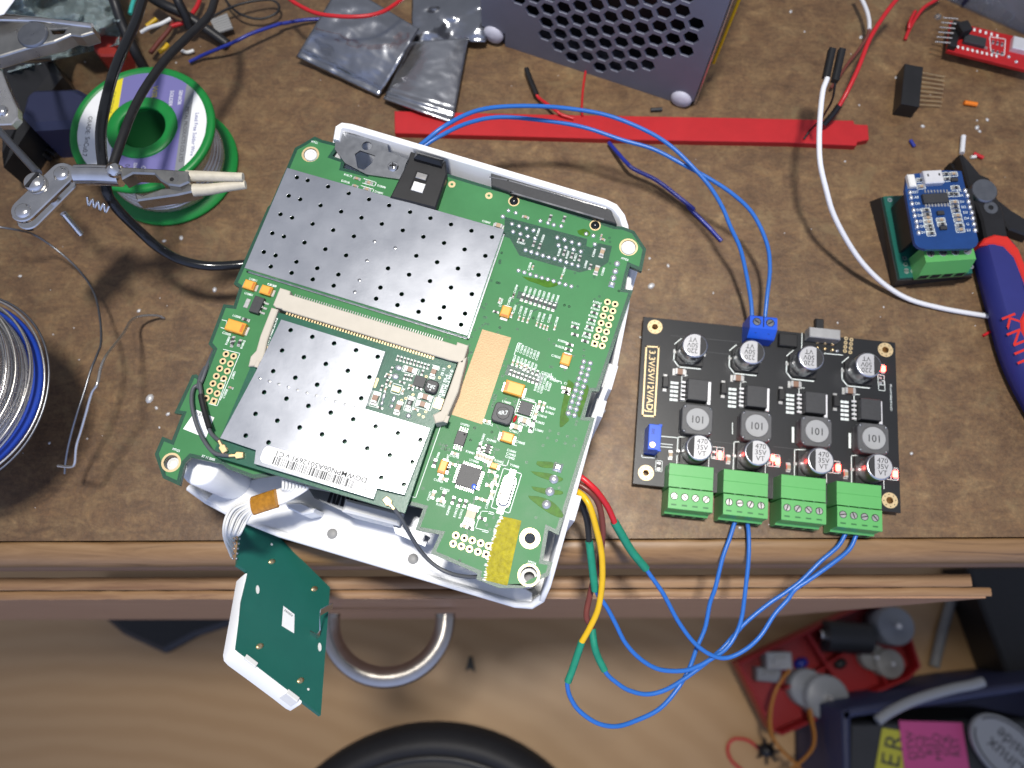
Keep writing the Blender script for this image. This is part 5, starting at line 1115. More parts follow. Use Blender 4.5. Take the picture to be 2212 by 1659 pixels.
for i in range(5): q = ZP('14',1820+45*i,235+12*i,rbz); g.box((q.x,q.y,rbz), (.9,1.6,.03), RA)
g.line([ZP('14',x,y,rbz) for x,y in ((1940,290),(2065,310),(2055,440),(1950,410))], .35, rbz, closed=True)
g.build('silkscreen', 'silk', rb_)
for i in range(3):
    for j in range(2): chip(rb_, ZP('14',1968+36*i,330+75*j+9*i,rbz+.4), 1.5, .9, .5, RA+pi/2, rbz+.03, 'r')
g = G(); p = ZP('14',2185,350,rbz+2); g.box((p.x,p.y,rbz), (7,6.5,2.6), RA, ch=.3); g.build('usb_socket', 'alu', rb_)
for x,y in ((2090,450),(2150,490)): 
    p = ZP('14',x,y,rbz); g = G(); g.dome((p.x,p.y,rbz), .8,.8,.6, n=10); g.build('solder_joint', 'solder', rb_)
# clear parts box in the top right corner
c4 = [ZP('14',x,y,0) for x,y in ((1500,-40),(2260,300),(2420,-60),(1700,-330))]; cb = [tuple(p)[:2] for p in c4]
cbx = thing('parts_box', 'clear plastic parts box with cloudy lid in the top right corner', 'box', tuple(ZP('14',1950,40,0)))
g = G(); wall(g, [(p[0],p[1],16) for p in cb+[cb[0]]], 1.2, .2); g.build('walls', 'shell', cbx); g = G(); g.prism(offs(cb,.5), 16, 17.4, ch=.3); g.build('lid', 'shell', cbx); g = G(); g.prism(offs(cb,1.4), .3, 1.4); g.build('base', 'shell', cbx)
for x,y,s_,m_ in ((1900,40,7,'grey_parts'),(2100,130,6,'badge'),(1760,-20,8,'navy')):
    p = ZP('14',x,y,2); g = G(); g.box((p.x,p.y,1.5), (s_,s_*.7,5), .5, ch=.4); tag(g.build('small_part', m_), {'grey_parts':'grey block inside the clear parts box','badge':'pale grey block inside the clear parts box near the right edge','navy':'dark navy block inside the clear parts box'}[m_], 'part')
g = G(); p = ZP('14',1528,137,0); g.dome((p.x,p.y,0), 1.7,1.5,1.6, n=16, rings=5); tag(g.build('glass_bead', 'shell'), 'small pale glassy bead above the pins of the red board', 'bead')

# green perfboard with blue board on top, on a dark block
zb_, zu_ = 9.0, 25.0
pf = thing('sensor_stack', 'blue microcontroller board plugged onto a green perfboard on a dark base', 'circuit board', tuple(P(2010,520,0)))
gt = [P(1908,424,zb_),P(2080,415,zb_),P(2101,590,zb_),P(1944,601,zb_)]; gp_ = [tuple(p)[:2] for p in gt]; GA = ang2(gt[3], gt[2])
bs_ = [tuple(P(x,y,0))[:2] for x,y in ((1878,436),(2085,428),(2100,600),(1926,620))]
g = G(); lo4 = [(*p,0) for p in bs_]; up4 = [(*p,zb_-1.6) for p in offs(gp_,-.4)]
g.add(lo4+up4, [[0,1,5,4],[1,2,6,5],[2,3,7,6],[3,0,4,7],[4,5,6,7],[3,2,1,0]]); g.build('base', 'charcoal', pf)
g = G(); g.prism(gp_, zb_-1.6, zb_, ch=.1); g.build('perfboard', 'pcb_teal', pf)
for i in range(11):
    q = P(1958+14*i,587-1.1*i,zb_); g = G(); g.plate(circ(q,.95,14),[circ(q,.45,10)],zb_,zb_+.08); g.build('pad_ring', 'solder_dull', pf)
for x,y in ((1922,432),(1954,558),(1956,571),(1958,584)):
    q = P(x,y,zb_); g = G(); g.plate(circ(q,.95,14),[circ(q,.45,10)],zb_,zb_+.08); g.build('pad_ring', 'solder_dull', pf)
bt = [(575,690),(600,480),(1100,420),(1350,430),(1400,640),(1480,900),(1585,1400),(1560,1460),(1500,1500),(860,1510),(760,1480),(710,1430),(640,1050)]
bt = [ZP('j',x,y,zu_) for x,y in bt]
g = G(); g.prism([tuple(p)[:2] for p in bt], zu_-1.6, zu_, ch=.1); ub = g.build('blue_board', 'pcb_blue', pf); UA = ang2(ZP('j',840,1330,zu_),ZP('j',1560,1290,zu_))
for pl in ([(610,700),(690,700),(790,1330),(730,1340)],[(1400,680),(1480,680),(1580,1280),(1520,1290)]):
    g = G(); g.prism([tuple(ZP('j',x,y,zu_-2))[:2] for x,y in pl], zb_, zu_-1.6); g.build('socket_strip', 'black', pf)
L_ = [(640,730),(655,800),(668,885),(690,975),(705,1050),(728,1130),(740,1200),(760,1285)]; R_2 = [(1400,705),(1430,770),(1445,855),(1465,930),(1490,1005),(1505,1085),(1520,1165),(1535,1250)]
for x,y in L_+R_2:
    p = ZP('j',x,y,zu_); g = G(); g.dome((p.x,p.y,zu_), .85,1.1,.8, UA, n=10); g.build('solder_joint', 'solder', ub)
g = G(); p = ZP('j',970,505,zu_+2.5); g.box((p.x,p.y,zu_), (7.4,5.6,2.5), UA, ch=.35); us = g.build('usb_socket', 'alu', ub)
g = G()
for x,y in ((890,490),(1045,478)): p = ZP('j',x,y,zu_+2.5); g.box((p.x,p.y,zu_+2.46), (.6,1.0,.08), UA)
g.build('spring_slot', 'hole', us)
g = G(); p = ZP('j',675,555,zu_+2); g.box((p.x,p.y,zu_), (2.8,5.4,2), UA, ch=.4); g.build('reset_button', 'white', ub)
g = G(); p = ZP('j',1000,800,zu_+1.5); g.box((p.x,p.y,zu_), (9.8,4.0,1.5), UA, ch=.2); ic_ = g.build('ic_chip', 'ic', ub)
g = G()
for i in range(8):
    p = ZP('j',855+43*i,900-1*i,zu_); g.box((p.x,p.y,zu_), (.7,1.9,.5), UA, ch=.15)
    p = ZP('j',845+43*i,720-1*i,zu_); g.box((p.x,p.y,zu_), (.5,1.2,.5), UA, ch=.15)
g.build('pins', 'endcap', ic_)
sq_ = G()
for x,y in [(1200,755),(1262,755),(1250,865),(1258,925),(1272,985),(1290,1050),(1305,1110),(1325,1185),(1335,1245),(860,975),(872,1035),(882,1080),(890,1135),(905,1190),(918,1240),(930,1295),(1065,1110),(1078,1165),(1235,475),(1145,545),(790,650),(1265,665),(785,560),(1130,480)]:
    p = ZP('j',x,y,zu_); chip(ub, p, 2.2, 1.1, .6, UA, zu_+.03, 'r' if (x+y) % 3 else 'c'); sq_.line(xf([(-1.7,-.95),(1.7,-.95),(1.7,.95),(-1.7,.95)], p, UA), .2, zu_+.01, closed=True)
for (x,y), s_ in zip(L_, ('RST','A0','D0','D5','D6','D7','D8','3V3')): sq_.text(s_, 1.5, ZP('j',x+75,y-5,zu_), UA, zu_+.02)
for (x,y), s_ in zip(R_2, ('TX','RX','D1','D2','D3','D4','G','5V')): sq_.text(s_, 1.5, ZP('j',x-85,y,zu_), UA, zu_+.02)
sq_.build('silkscreen', 'silk', ub)
for x,y in ((1240,560),(1050,1020),(1090,1225)):
    g = G(); p = ZP('j',x,y,zu_); g.box((p.x,p.y,zu_), (2.6,1.6,1.0), UA, ch=.1); g.build('transistor', 'ic', ub)
# its green terminal
g = G(); O = ZP('24',1420,480,20); O = Vector((O.x,O.y,0)); ux = Vector((cos(GA),sin(GA),0)); uy = Vector((-sin(GA),cos(GA),0))
h = G(); h.prism([(-2,zb_),(7.2,zb_),(7.2,zb_+4),(4.6,zb_+10.6),(-2,zb_+10.6)], -19.6, 0); h.tilt(O, -uy, Uz); g.add(h.v, h.f); tt = g.build('screw_terminal', 'term_green', pf)
for i in range(4):
    c_ = O+ux*(2.6+4.85*i)-uy*1.0; g = G(); g.cyl(c_, 1.6, zb_+10.4, zb_+10.75, 18, 0, ch=.1); g.box((c_.x,c_.y,zb_+10.73), (2.6,.4,.06), GA+R.uniform(0,3), 1); g.build('terminal_screw', ['steel','hole'], tt)
    c_ = O+ux*(2.6+4.85*i)-uy*7.22; g = G(); g.box((c_.x,c_.y,zb_+.8), (3.4,.2,3.0), GA); g.build('wire_entry', 'hole', tt)

# pliers
pz = 6.0
pli = thing('side_cutter', 'black side cutter with blue and red grips lying along the right edge', 'pliers', tuple(P(2160,560,0)))
jaw = [(1330,195),(1385,195),(1480,300),(1620,470),(1740,520),(1830,690),(1860,830),(1990,1040),(2080,1330),(1700,1350),(1590,1000),(1490,700),(1400,480),(1360,400),(1210,300),(1300,310),(1350,370)]
jaw = [(1330,195),(1385,195),(1480,300),(1620,470),(1740,520),(1830,690),(1860,830),(1930,960),(1960,1120),(2010,1400),(1690,1400),(1630,1100),(1500,750),(1430,560),(1370,330)]
g = G(); g.prism([tuple(ZP('j',x,y,pz+5))[:2] for x,y in jaw], 1, pz+5, ch=.8); g.build('cutting_arm', 'plier', pli)
j2 = [(1205,300),(1270,330),(1400,470),(1600,640),(1850,800),(2050,960),(2300,1110),(2300,1330),(2020,1230),(1880,1050),(1560,800),(1380,560)]
g = G(); g.prism([tuple(ZP('j',x,y,pz))[:2] for x,y in j2], .5, pz-.2, ch=.8); g.build('cutting_arm', 'plier', pli)
p = ZP('j',1665,700,pz+6); g = G(); g.cyl(p, 5.4, pz+4.9, pz+6.4, 32, ch=.5); g.build('pivot', 'steel_dark', pli)
p = ZP('j',1750,940,pz+5); g = G(); g.plate(circ(p,2.8,20),[circ(p,1.1,14)],pz+4.9,pz+5.3); g.build('spring_ring', 'steel_dark', pli)
hb_ = [(2112,530),(2124,516),(2150,508),(2176,512),(2200,540),(2222,600),(2250,680),(2300,820),(2290,960),(2220,860),(2176,766),(2146,657)]
q = smooth_path([P(x,y,9) for x,y in hb_+[hb_[0]]], 4)[:-1]; qp = [(p.x,p.y) for p in q]
g = G(); g.prism(qp, 5, 11.5, ch=2.6, smo=True); g.prism(offs(qp,1.8), .8, 5.01); hg = g.build('handle_grip', 'plier_blue', pli)
rc_ = [(2115,528),(2126,513),(2150,505),(2178,509),(2202,538),(2226,600),(2240,640),(2236,700),(2216,672),(2206,690),(2217,735),(2250,800),(2196,690),(2205,640),(2190,570),(2166,530),(2140,525)]
g = G(); g.prism([tuple(P(x,y,11.8))[:2] for x,y in ((2116,530),(2127,514),(2150,506),(2178,510),(2202,538),(2226,600),(2245,660),(2226,648),(2206,596),(2190,556),(2168,533),(2146,528))], 5.5, 12.0, ch=.7); g.build('red_trim', 'plier_red', pli)
g = G(); g.prism([tuple(P(x,y,11.8))[:2] for x,y in ((2226,640),(2212,672),(2203,690),(2205,715),(2222,745),(2250,790),(2260,700))], 5.5, 12.0, ch=.7); g.build('red_trim', 'plier_red', pli)
g = G()
for s_, x, y in (('K',2104,1030),('N',2150,1165),('I',2184,1275),('P',2222,1370)): g.text(s_, 8.6, ZP('24',x,y,11.6), rad(-68), 11.55, bold=.35)
g.build('grip_lettering', 'plier_red', pli)
# wire offcuts and crumbs
for t,x0,y0,x1,y1,r,m_,l_ in (('14',1738,812,1838,828,1.0,'orange','bright orange wire offcut lying on bare bench'),('14',1312,1110,1345,1162,.75,'blue_wire_dark','tiny blue wire offcut right of the red stick'),('14',1732,1078,1720,1212,1.05,'white_wire','white wire offcut at the tip of the pliers'),
    ('14',1812,1215,1888,1250,.8,'red_wire','tiny red wire offcut near the plier tips'),('24',1888,1150,1945,1118,.6,'red_wire','tiny red wire offcut near the plier grip'),('14',1790,1245,1830,1240,.7,'white','pale sliver beside the red offcut near the plier tips'),('13',1130,870,1220,865,.9,'ic','dark grey crumb below the power supply box')):
    g = G(); g.tube([ZP(t,x0,y0,r),ZP(t,x1,y1,r)], r, n=10, sub=0); tag(g.build('wire_offcut', m_), l_, 'wire offcut', 'wire offcuts on the bench')
R = random.Random(21); g = G()
for k in range(150):
    x, y = R.uniform(30,2190), R.uniform(60,1150)
    if 380 < x < 1390 and 230 < y: continue
    p = P(x,y,0); s_ = R.choice((.18,.22,.28,.4,.55)); g.dome((p.x,p.y,.02), s_, s_*R.uniform(.5,1.4), s_*.6, R.random()*3, n=7, rings=2)
for t,x,y,s_ in (('31',1185,140,2.0),('31',1238,213,.8),('31',1330,262,.9),('31',1262,368,.5),('21',1700,785,1.2),('21',160,678,.8),('21',1100,952,.9),('21',1435,375,1.1),('21',1300,400,.9),('23',1135,755,1.6),('23',1268,595,.8),('23',1050,1162,.6),('33',760,235,.9),('14',1920,948,.9),('14',1205,615,1.0),('14',365,92,.9),('14',920,295,1.0),('14',1410,1000,1.0),('14',1840,1010,1.2),('14',1860,1040,.8)):
    p = ZP(t,x,y,0); g.dome((p.x,p.y,.02), s_, s_*.75, s_*.5, R.random()*3, n=8, rings=3)
g.build('solder_crumbs', 'dust', stuff=True)
# dents and scratches in the bench front edge are in its material

# ================================================================== THINGS ON THE BENCH, LEFT SIDE
# solder spool
sz = 28.0; pc_ = P(307,275.5,sz)
sp = thing('solder_spool', 'green solder spool with a striped violet, yellow and white paper label', 'spool', (pc_.x,pc_.y,0))
cc = (pc_.x,pc_.y,0)
g = G(); g.lathe([(9.2,sz-1),(9.2,sz+.2),(9.6,sz+.5),(13.4,sz+.5),(13.7,sz+.2),(13.7,sz),(25.4,sz),(25.6,sz+.35),(27.6,sz+.4),(28.4,sz-.2),(28.5,sz-1.2),(28.2,sz-2),(9.2,sz-2)], cc, 64); g.build('upper_flange', 'green_spool', sp)
g = G(); g.lathe([(9.2,.2),(28.3,.2),(28.6,1.0),(28.4,2.0),(9.2,2.2),(9.2,.2)], cc, 64); g.build('lower_flange', 'green_spool', sp)
g = G(); g.lathe([(9.3,sz-.6),(9.0,1),(0,.8)], cc, 40); g.build('hub', 'green_deep', sp)
g = G(); R = random.Random(5); prf = [(20,2.2)]
for k in range(15):
    z0 = 2.4+k*1.58; rr = 23.6+.9*sin(k*.7)-.05*k; prf += [(rr-.45,z0),(rr,z0+.45),(rr,z0+1.1),(rr-.45,z0+1.55)]
g.lathe(prf+[(20,sz-2)], cc, 64); g.build('solder_wire', 'steel', sp)
def stripe(g, xa, xb, ro, ri, z, up, dn_, mi, ro2=None):
    n = 48
    for i in range(n):
        a, b = xa+(xb-xa)*i/n, xa+(xb-xa)*(i+1)/n
        for sg_, on in ((1,up),(-1,dn_)):
            if not on: continue
            def yy(r,x): return sqrt(max(r*r-x*x,0))
            q = [(a,sg_*yy(ri,a)),(b,sg_*yy(ri,b)),(b,sg_*yy(ro,b)),(a,sg_*yy(ro,a))]
            g.add([(pc_.x+x,pc_.y+y,z) for x,y in q], [[0,1,2,3] if sg_ > 0 else [3,2,1,0]], mi)
g = G(); zl_ = sz+.04
stripe(g,-25.2,-17.6,25.3,14,zl_,1,1,0); stripe(g,-17.6,-10.6,25.3,14,zl_,1,0,1); stripe(g,-17.6,-10.6,25.3,14,zl_,0,1,0); stripe(g,-10.6,15.2,25.3,13.9,zl_,1,1,2); stripe(g,15.2,18.6,25.3,14,zl_,1,1,3); stripe(g,18.6,25.2,25.3,14,zl_,1,1,0)
lb_2 = g.build('paper_label', ['paper','yellow','violet','badge'], sp)
g = G(); h = G(); k_ = G(); h3 = G(); zt_ = zl_+.02
def lt(gg, s_, size, x, y, a=-pi/2): gg.text(s_, size, (pc_.x+x,pc_.y+y), a, zt_)
lt(g,'GRADE:',2.4,-21.2,1.0); lt(g,'SnCu0.7',2.6,-20.9,-8.6); lt(g,'CAUTIONS',2.1,-13.6,11.5,-pi/2-.06); lt(g,'METAL PRODUCTS CO.,LTD',2.0,16.9,-3); lt(g,'0mm',2.6,-3.5,-19)
lt(h,'SENIOR',2.0,13.3,13.8); lt(h,'SOLDER',2.0,9.8,13.4); lt(k_,'WIRE',3.0,2.8,15.6); lt(h3,'DIAMETER',1.8,-.5,-20); lt(h3,'OG',2.4,2.8,-19)
k2 = G(); lt(k2,'Lead Free Solder Wire',2.1,21.0,-3)
g.line([(pc_.x-24.0,pc_.y-8),(pc_.x-24.0+1.2,pc_.y-8)], .1, zt_); g.build('label_print', 'ink', lb_2); h.build('label_print', 'paper', lb_2); h3.build('size_print', 'paper', lb_2); k_.build('label_print', 'yellow', lb_2); k2.build('label_print', 'blue_wire_dark', lb_2)

# black cables through the clip
g = G(); g.tube(zwire('11', ((1160,-60,52),(1130,0,54),(1070,180,58),(980,380,62),(900,580,64),(840,800,66),(803,1000,66),(800,1150,66),(815,1290,66)))+zwire('21', ((845,0,64),(890,90,60),(970,190,55),(1120,335,46),(1250,450,40),(1420,548,34),(1650,598,30),(1930,585,28),(2080,560,26))), 1.75, n=14)
tag(g.build('power_cable', 'black_gloss'), 'thick glossy black cable from the clip curving down to the green circuit board', 'cable')
g = G(); g.tube(zwire('11', ((1720,-60,40),(1700,0,44),(1650,130,48),(1500,280,52),(1330,450,56),(1180,650,60),(1060,860,64),(980,1060,67),(900,1290,68),(870,1380,68))), 1.5, n=14)
tag(g.build('power_cable', 'black'), 'black cable crossing the solder spool diagonally from upper right to the clip', 'cable')
g = G(); g.tube(zwire('11', ((880,-60,25),(910,20,25),(970,200,20),(1060,390,14),(1130,520,8),(1170,600,4))), 2.2, n=12); tag(g.build('power_cable', 'black'), 'thick black cable end behind the spool, left of the red connector wires', 'cable')
g = G(); g.tube(zwire('11', ((1170,-40,12),(1300,40,12),(1450,110,10),(1640,235,6),(1800,350,2.6))), 2.3, n=12); tag(g.build('power_cable', 'black'), 'thick black cable ending bluntly on the bench near the dark blue wire', 'cable')
g = G(); g.tube(zwire('11', ((1390,-40,18),(1420,30,16),(1470,130,12),(1500,220,8))), 2.0, n=12); tag(g.build('power_cable', 'black'), 'short black cable dipping from the top edge between two longer ones', 'cable')

# helping hand with two clips
hh = thing('helping_hand', 'metal helping hand soldering stand with crocodile clips on jointed arms', 'soldering stand', tuple(P(60,230,0)))
zh = 72.0
def bar(a, b, wd, z0, z1, ch=.5):
    a, b = Vector(a[:2]), Vector(b[:2]); L = (b-a).length; an = ang2(a,b); c = (a+b)/2
    return xf(rrect(L+wd, wd, wd/2-.01, 6), c, an)
a_, b_ = ZP('11',480,1375,zh), ZP('21',185,150,zh)
g = G(); g.prism(bar(a_,b_,8.4,0,0), zh-1.4, zh, ch=.35); g.build('joint_plate', 'chrome', hh)
a2, b2_ = P(a_.x*0+140,392,zh-9), P(62,470,zh-9)
g = G(); g.prism(bar(a2,b2_,8.4,0,0), zh-10.5, zh-9, ch=.35); g.build('joint_plate', 'chrome', hh)
for q, r_ in ((ZP('11',485,1372,zh),2.6),(ZP('21',182,160,zh),2.6)):
    g = G(); g.dome((q.x,q.y,zh-.05), r_, r_, 1.2, n=18); g.build('rivet', 'chrome', hh)
q = ZP('11',285,1452,zh); g = G(); g.lathe([(2.0,zh-12),(2.0,zh),(3.5,zh),(3.4,zh+1.2),(2.6,zh+2.0),(0,zh+2.3)], (q.x,q.y,0), 22); sc_ = g.build('clamp_screw', 'chrome', hh)
g = G(); g.box((q.x,q.y,zh+2.1), (6,.9,.3), rad(60)); g.build('screw_slot', 'hole', sc_)
g = G(); g.tube([ZP('21',500,180,zh-8),ZP('21',640,345,zh-16)], 1.1, n=12, sub=0); g.build('wing_screw', 'chrome', hh)
g = G(); g.tube(zwire('11', ((610,1385,zh-2),(760,1385,zh-2),(960,1395,zh-2))), 3.4, n=20, sub=2); g.build('ferrule', 'chrome', hh)
g = G(); q = ZP('11',905,1350,zh+1.5); g.lathe([(0,-2.6),(1.9,-1.9),(2.6,0),(1.9,1.9),(0,2.6)], (q.x,q.y,q.z), 16); g.build('ball_screw', 'chrome', hh)
up = [(940,1318),(1180,1330),(1500,1350),(1500,1440),(1420,1474),(1330,1462),(1265,1425),(1220,1378),(1050,1372),(960,1420)]
g = G(); g.prism([tuple(ZP('11',x,y,zh+2))[:2] for x,y in up], zh-3.5, zh+2, ch=.5); uj = g.build('crocodile_clip', 'clip_steel', hh)
lo2 = [(1060,1520),(1130,1545),(1280,1490),(1400,1478),(1530,1430),(1560,1510),(1400,1545),(1080,1590)]
g = G(); g.prism([tuple(ZP('11',x,y,zh-1))[:2] for x,y in lo2], zh-6, zh-1, ch=.5); g.build('crocodile_jaw', 'clip_steel', uj)
g = G(); q = ZP('11',1360,1420,zh+2); g.cyl(q, .7, zh+1.9, zh+2.05, 14); g.build('clip_hole', 'hole', uj)
g = G(); g.tube(zwire('11', ((1480,1395,zh),(1600,1395,zh),(1780,1400,zh),(1925,1402,zh))), lambda t: 1.9-.5*t, n=14, sub=4); g.build('jaw_sleeve', 'tip', uj)
g = G(); g.tube(zwire('11', ((1535,1505,zh-2),(1650,1500,zh-2),(1800,1478,zh-2),(1945,1462,zh-2))), lambda t: 2.1-.7*t, n=14, sub=4); g.build('jaw_sleeve', 'tip', uj)
sp2 = [ZP('21',690+22*k-(8 if k % 2 else 0),50+9*k+(62 if k % 2 else 0),zh-10-2*(k % 2)) for k in range(9)]
g = G(); g.tube(sp2, .45, n=8, sub=5); g.build('clip_spring', 'chrome', uj)
g = G(); g.tube([ZP('11',-30,1010,55),ZP('11',300,1370,66)], 1.3, n=12, sub=0); g.build('arm_rod', 'steel_dark', hh)
g = G(); g.prism([tuple(ZP('11',x,y,22))[:2] for x,y in ((190,740),(250,690),(590,680),(700,740),(690,880),(590,990),(250,1010),(150,900))], 0, 22, ch=2.5); g.build('cast_base', 'navy', hh)
g = G(); g.prism([tuple(ZP('11',x,y,24))[:2] for x,y in ((-60,300),(300,330),(420,520),(230,760),(170,900),(-60,1250))], 0, 20, ch=3); g.build('cast_base', 'black', hh)
g = G(); g.prism([tuple(ZP('11',x,y,50))[:2] for x,y in ((-60,520),(10,560),(60,690),(135,850),(140,930),(90,985),(-60,990))], 47, 50, ch=.4); jp = g.build('joint_plate', 'steel', hh)
q = ZP('11',15,880,50); g = G(); g.dome((q.x,q.y,50), 2.4,2.4,1.6, n=16); g.build('rivet', 'chrome', jp)
cl = [(-80,85),(0,95),(330,128),(640,178),(735,205),(742,255),(640,285),(560,275),(430,330),(200,385),(-80,470)]
g = G(); g.plate([tuple(ZP('11',x,y,96))[:2] for x,y in cl], [[tuple(ZP('11',x,y,96))[:2] for x,y in ((400,235),(520,230),(500,262),(420,268))]], 91, 96, 0, bev=.6); uj2 = g.build('crocodile_clip', 'clip_steel', hh)
g = G(); q = ZP('11',265,280,96); g.cyl(q, 4.6, 95.9, 96.8, 26, ch=.4); g.cyl(q, .6, 96.7, 96.9, 10); g.build('clip_pivot', 'steel_dark', uj2)
g = G(); g.tube([ZP('11',-80,148,96),ZP('11',330,165,96),ZP('11',730,208,96)], .9, n=8, sub=4); g.build('rolled_edge', 'chrome', uj2)
g = G(); g.tube([ZP('11',-80,300,93),ZP('11',60,305,93),ZP('11',140,312,93)], 1.6, n=10, sub=3); g.build('rolled_edge', 'chrome', uj2)
g = G(); g.tube([ZP('11',-20,430,88),ZP('11',180,480,60),ZP('11',430,460,10)], 1.2, n=10, sub=4); g.build('arm_rod', 'steel_dark', hh)
# crumpled clear bag and bits behind the stand
patch('clear_bag', None, [(-60,-70),(-40,170),(258,95),(262,-70)], lambda u,v: 14+9*sin(7*u)*sin(6*v)+3*sin(17*u+9*v), 'clear', 70, 70, 12, 11, .2)
o = bpy.data.objects['clear_bag']; tag(o, 'crumpled clear plastic bag behind the metal stand in the top left corner', 'bag')
g = G(); g.prism([tuple(ZP('11',x,y,14))[:2] for x,y in ((730,320),(800,265),(950,285),(955,440),(790,440),(740,395))], 0, 14, ch=.8); tag(g.build('connector', 'connector_red'), 'dull red plastic connector block beside the clear bag', 'connector')
g = G(); c4 = [ZP('11',x,y,4) for x,y in ((1665,165),(1800,110),(1845,225),(1720,265))]; A4 = ang2(c4[0],c4[1])
for i in range(6):
    a, b = c4[0].lerp(c4[3],(i+.5)/6), c4[1].lerp(c4[2],(i+.5)/6); g.tube([a,b], 1.0, n=8, sub=0)
tag(g.build('ribbed_grip', 'grey_parts'), 'small ribbed grey plastic piece right of the black cables', 'plastic part')
g = G(); g.tube(zwire('11', ((1120,255,20),(1180,220,22),(1270,190,24),(1352,148,24))), .8, n=8); tag(g.build('zip_tie', 'white'), 'shiny white strip between the black cables', 'strip')
for pts, m_, l_ in ((((1030,110),(1050,30),(1075,-40)),'teal_wire','teal wire at the top edge between black cables'),(((1520,110),(1560,50),(1590,-30)),'red_wire','red wire at the top edge right of the black cables'),
                    (((1190,420),(1260,330),(1350,220),(1370,150)),'brown_wire','brownish wire under the crossing black cables'),(((1260,415),(1300,385),(1330,350)),'yellow_wire','short yellow wire bit beside the diagonal black cable'),(((1160,210),(1200,180),(1240,150)),'yellow_wire','yellow wire bit next to the shiny white strip'),
                    (((1350,210),(1420,190),(1470,175)),'red_wire','short red wire under the black cables')):
    g = G(); g.tube([ZP('11',x,y,5) for x,y in pts], 1.0, n=8); tag(g.build('wire_piece', m_), l_, 'wire', 'loose wires behind the solder spool')
g = G(); p = ZP('11',1480,410,2); g.tube(zwire('11', ((1430,395,1.5),(1480,415,1.5),(1535,400,1.5))), .8, n=8); tag(g.build('wire_piece', 'white'), 'pale curved wire crumb right of the crossing cables', 'wire', 'loose wires behind the solder spool')
patch('paper_scrap', None, [(-60,-60),(-50,44),(8,30),(36,-8)], lambda u,v: 100, 'paper', 6, 6, 3, .4, .3); tag(bpy.data.objects['paper_scrap'], 'white paper corner above the upper crocodile clip', 'paper')
# black jumper plugs on the bench left of the spool
for k in range(3):
    g = G(); g.tube([ZP('11',300+40*k,1190-30*k,3),ZP('11',400+45*k,1260-30*k,3)], 1.3, n=4, sub=0); tag(g.build('jumper_plug', 'black'), 'black jumper plug in a small cluster left of the solder spool', 'plug', 'black plugs left of the solder spool')

# blue spool of bright wire at the left edge, held clear of the bench on a short post
zs = 40.0; wc = P(-118,846,zs); ws = thing('wire_spool', 'large blue spool wound with bright silver wire at the left edge', 'spool', (wc.x,wc.y,0)); R0 = 33.6
g = G(); g.cyl((wc.x-22,wc.y,0), 9, 0, zs+.2, 20); g.build('post', 'black', ws)
g = G(); g.lathe([(8,zs),(R0-.4,zs),(R0,zs+.8),(R0-.4,zs+2.2),(8,zs+2.4)], (wc.x,wc.y,0), 72); g.build('lower_flange', 'blue_plastic', ws)
g = G(); prf = [(10,zs+2.4)]
for k in range(20): z0 = zs+2.5+k*1.25; rr = R0-3.4-.10*k+.5*sin(k*1.7); prf += [(rr-.45,z0),(rr,z0+.35),(rr,z0+.85),(rr-.45,z0+1.2)]
g.lathe(prf+[(10,zs+28)], (wc.x,wc.y,0), 72); g.build('wound_wire', 'steel', ws)
g = G(); g.lathe([(8,zs+28),(R0-2,zs+28),(R0-1.6,zs+28.8),(R0-2,zs+30),(8,zs+30)], (wc.x,wc.y,0), 72); g.build('upper_flange', 'blue_plastic', ws)
for k, (rr, zz, dx, m_) in enumerate(((R0+.9,zs+2.5,.4,'steel'),(R0+1.6,zs+1.5,.8,'steel_dark'),(R0-1.6,zs+5,.3,'chrome'),(R0-.8,zs+8,.2,'steel'),(R0-2.4,zs+10,.0,'chrome'),(R0-2.0,zs+14,.2,'steel'),(R0-2.6,zs+17,0,'chrome'))):
    g = G(); g.tube([(wc.x+dx+rr*cos(a),wc.y+rr*1.01*sin(a),zz+.7*sin(3*a+k)) for a in [(-1.5+3.0*i/24) for i in range(25)]], .40, n=8, sub=2); g.build('loose_turn', m_, ws)
# two thin wires
g = G(); g.tube(zwire('21', ((-60,280,30),(0,290,30),(150,315,26),(280,355,20),(450,470,14),(620,625,12),(740,800,14),(790,1000,20),(800,1200,26),(765,1310,30),(720,1420,32),(665,1600,32)))+zwire('31', ((600,290,30),(545,500,24),(520,640,20),(512,735,18))), .42, n=8)
tag(g.build('solder_strand', 'steel_dark'), 'thin dull solder strand sweeping right and down past the blue spool', 'wire')
g = G(); g.tube(zwire('21', ((1300,1010,1),(1250,992,3),(1160,990,6),(1080,1005,9),(1030,1040,13),(985,1120,22),(900,1230,34),(840,1310,42),(800,1400,46),(770,1530,48)))+zwire('31', ((725,100,46),(680,260,42),(640,400,38),(605,520,34),(592,650,30),(560,680,28),(460,672,26))), .52, n=8)
tag(g.build('bent_wire', 'steel'), 'bent bright wire with an angled upper end between blue spool and circuit board', 'wire')

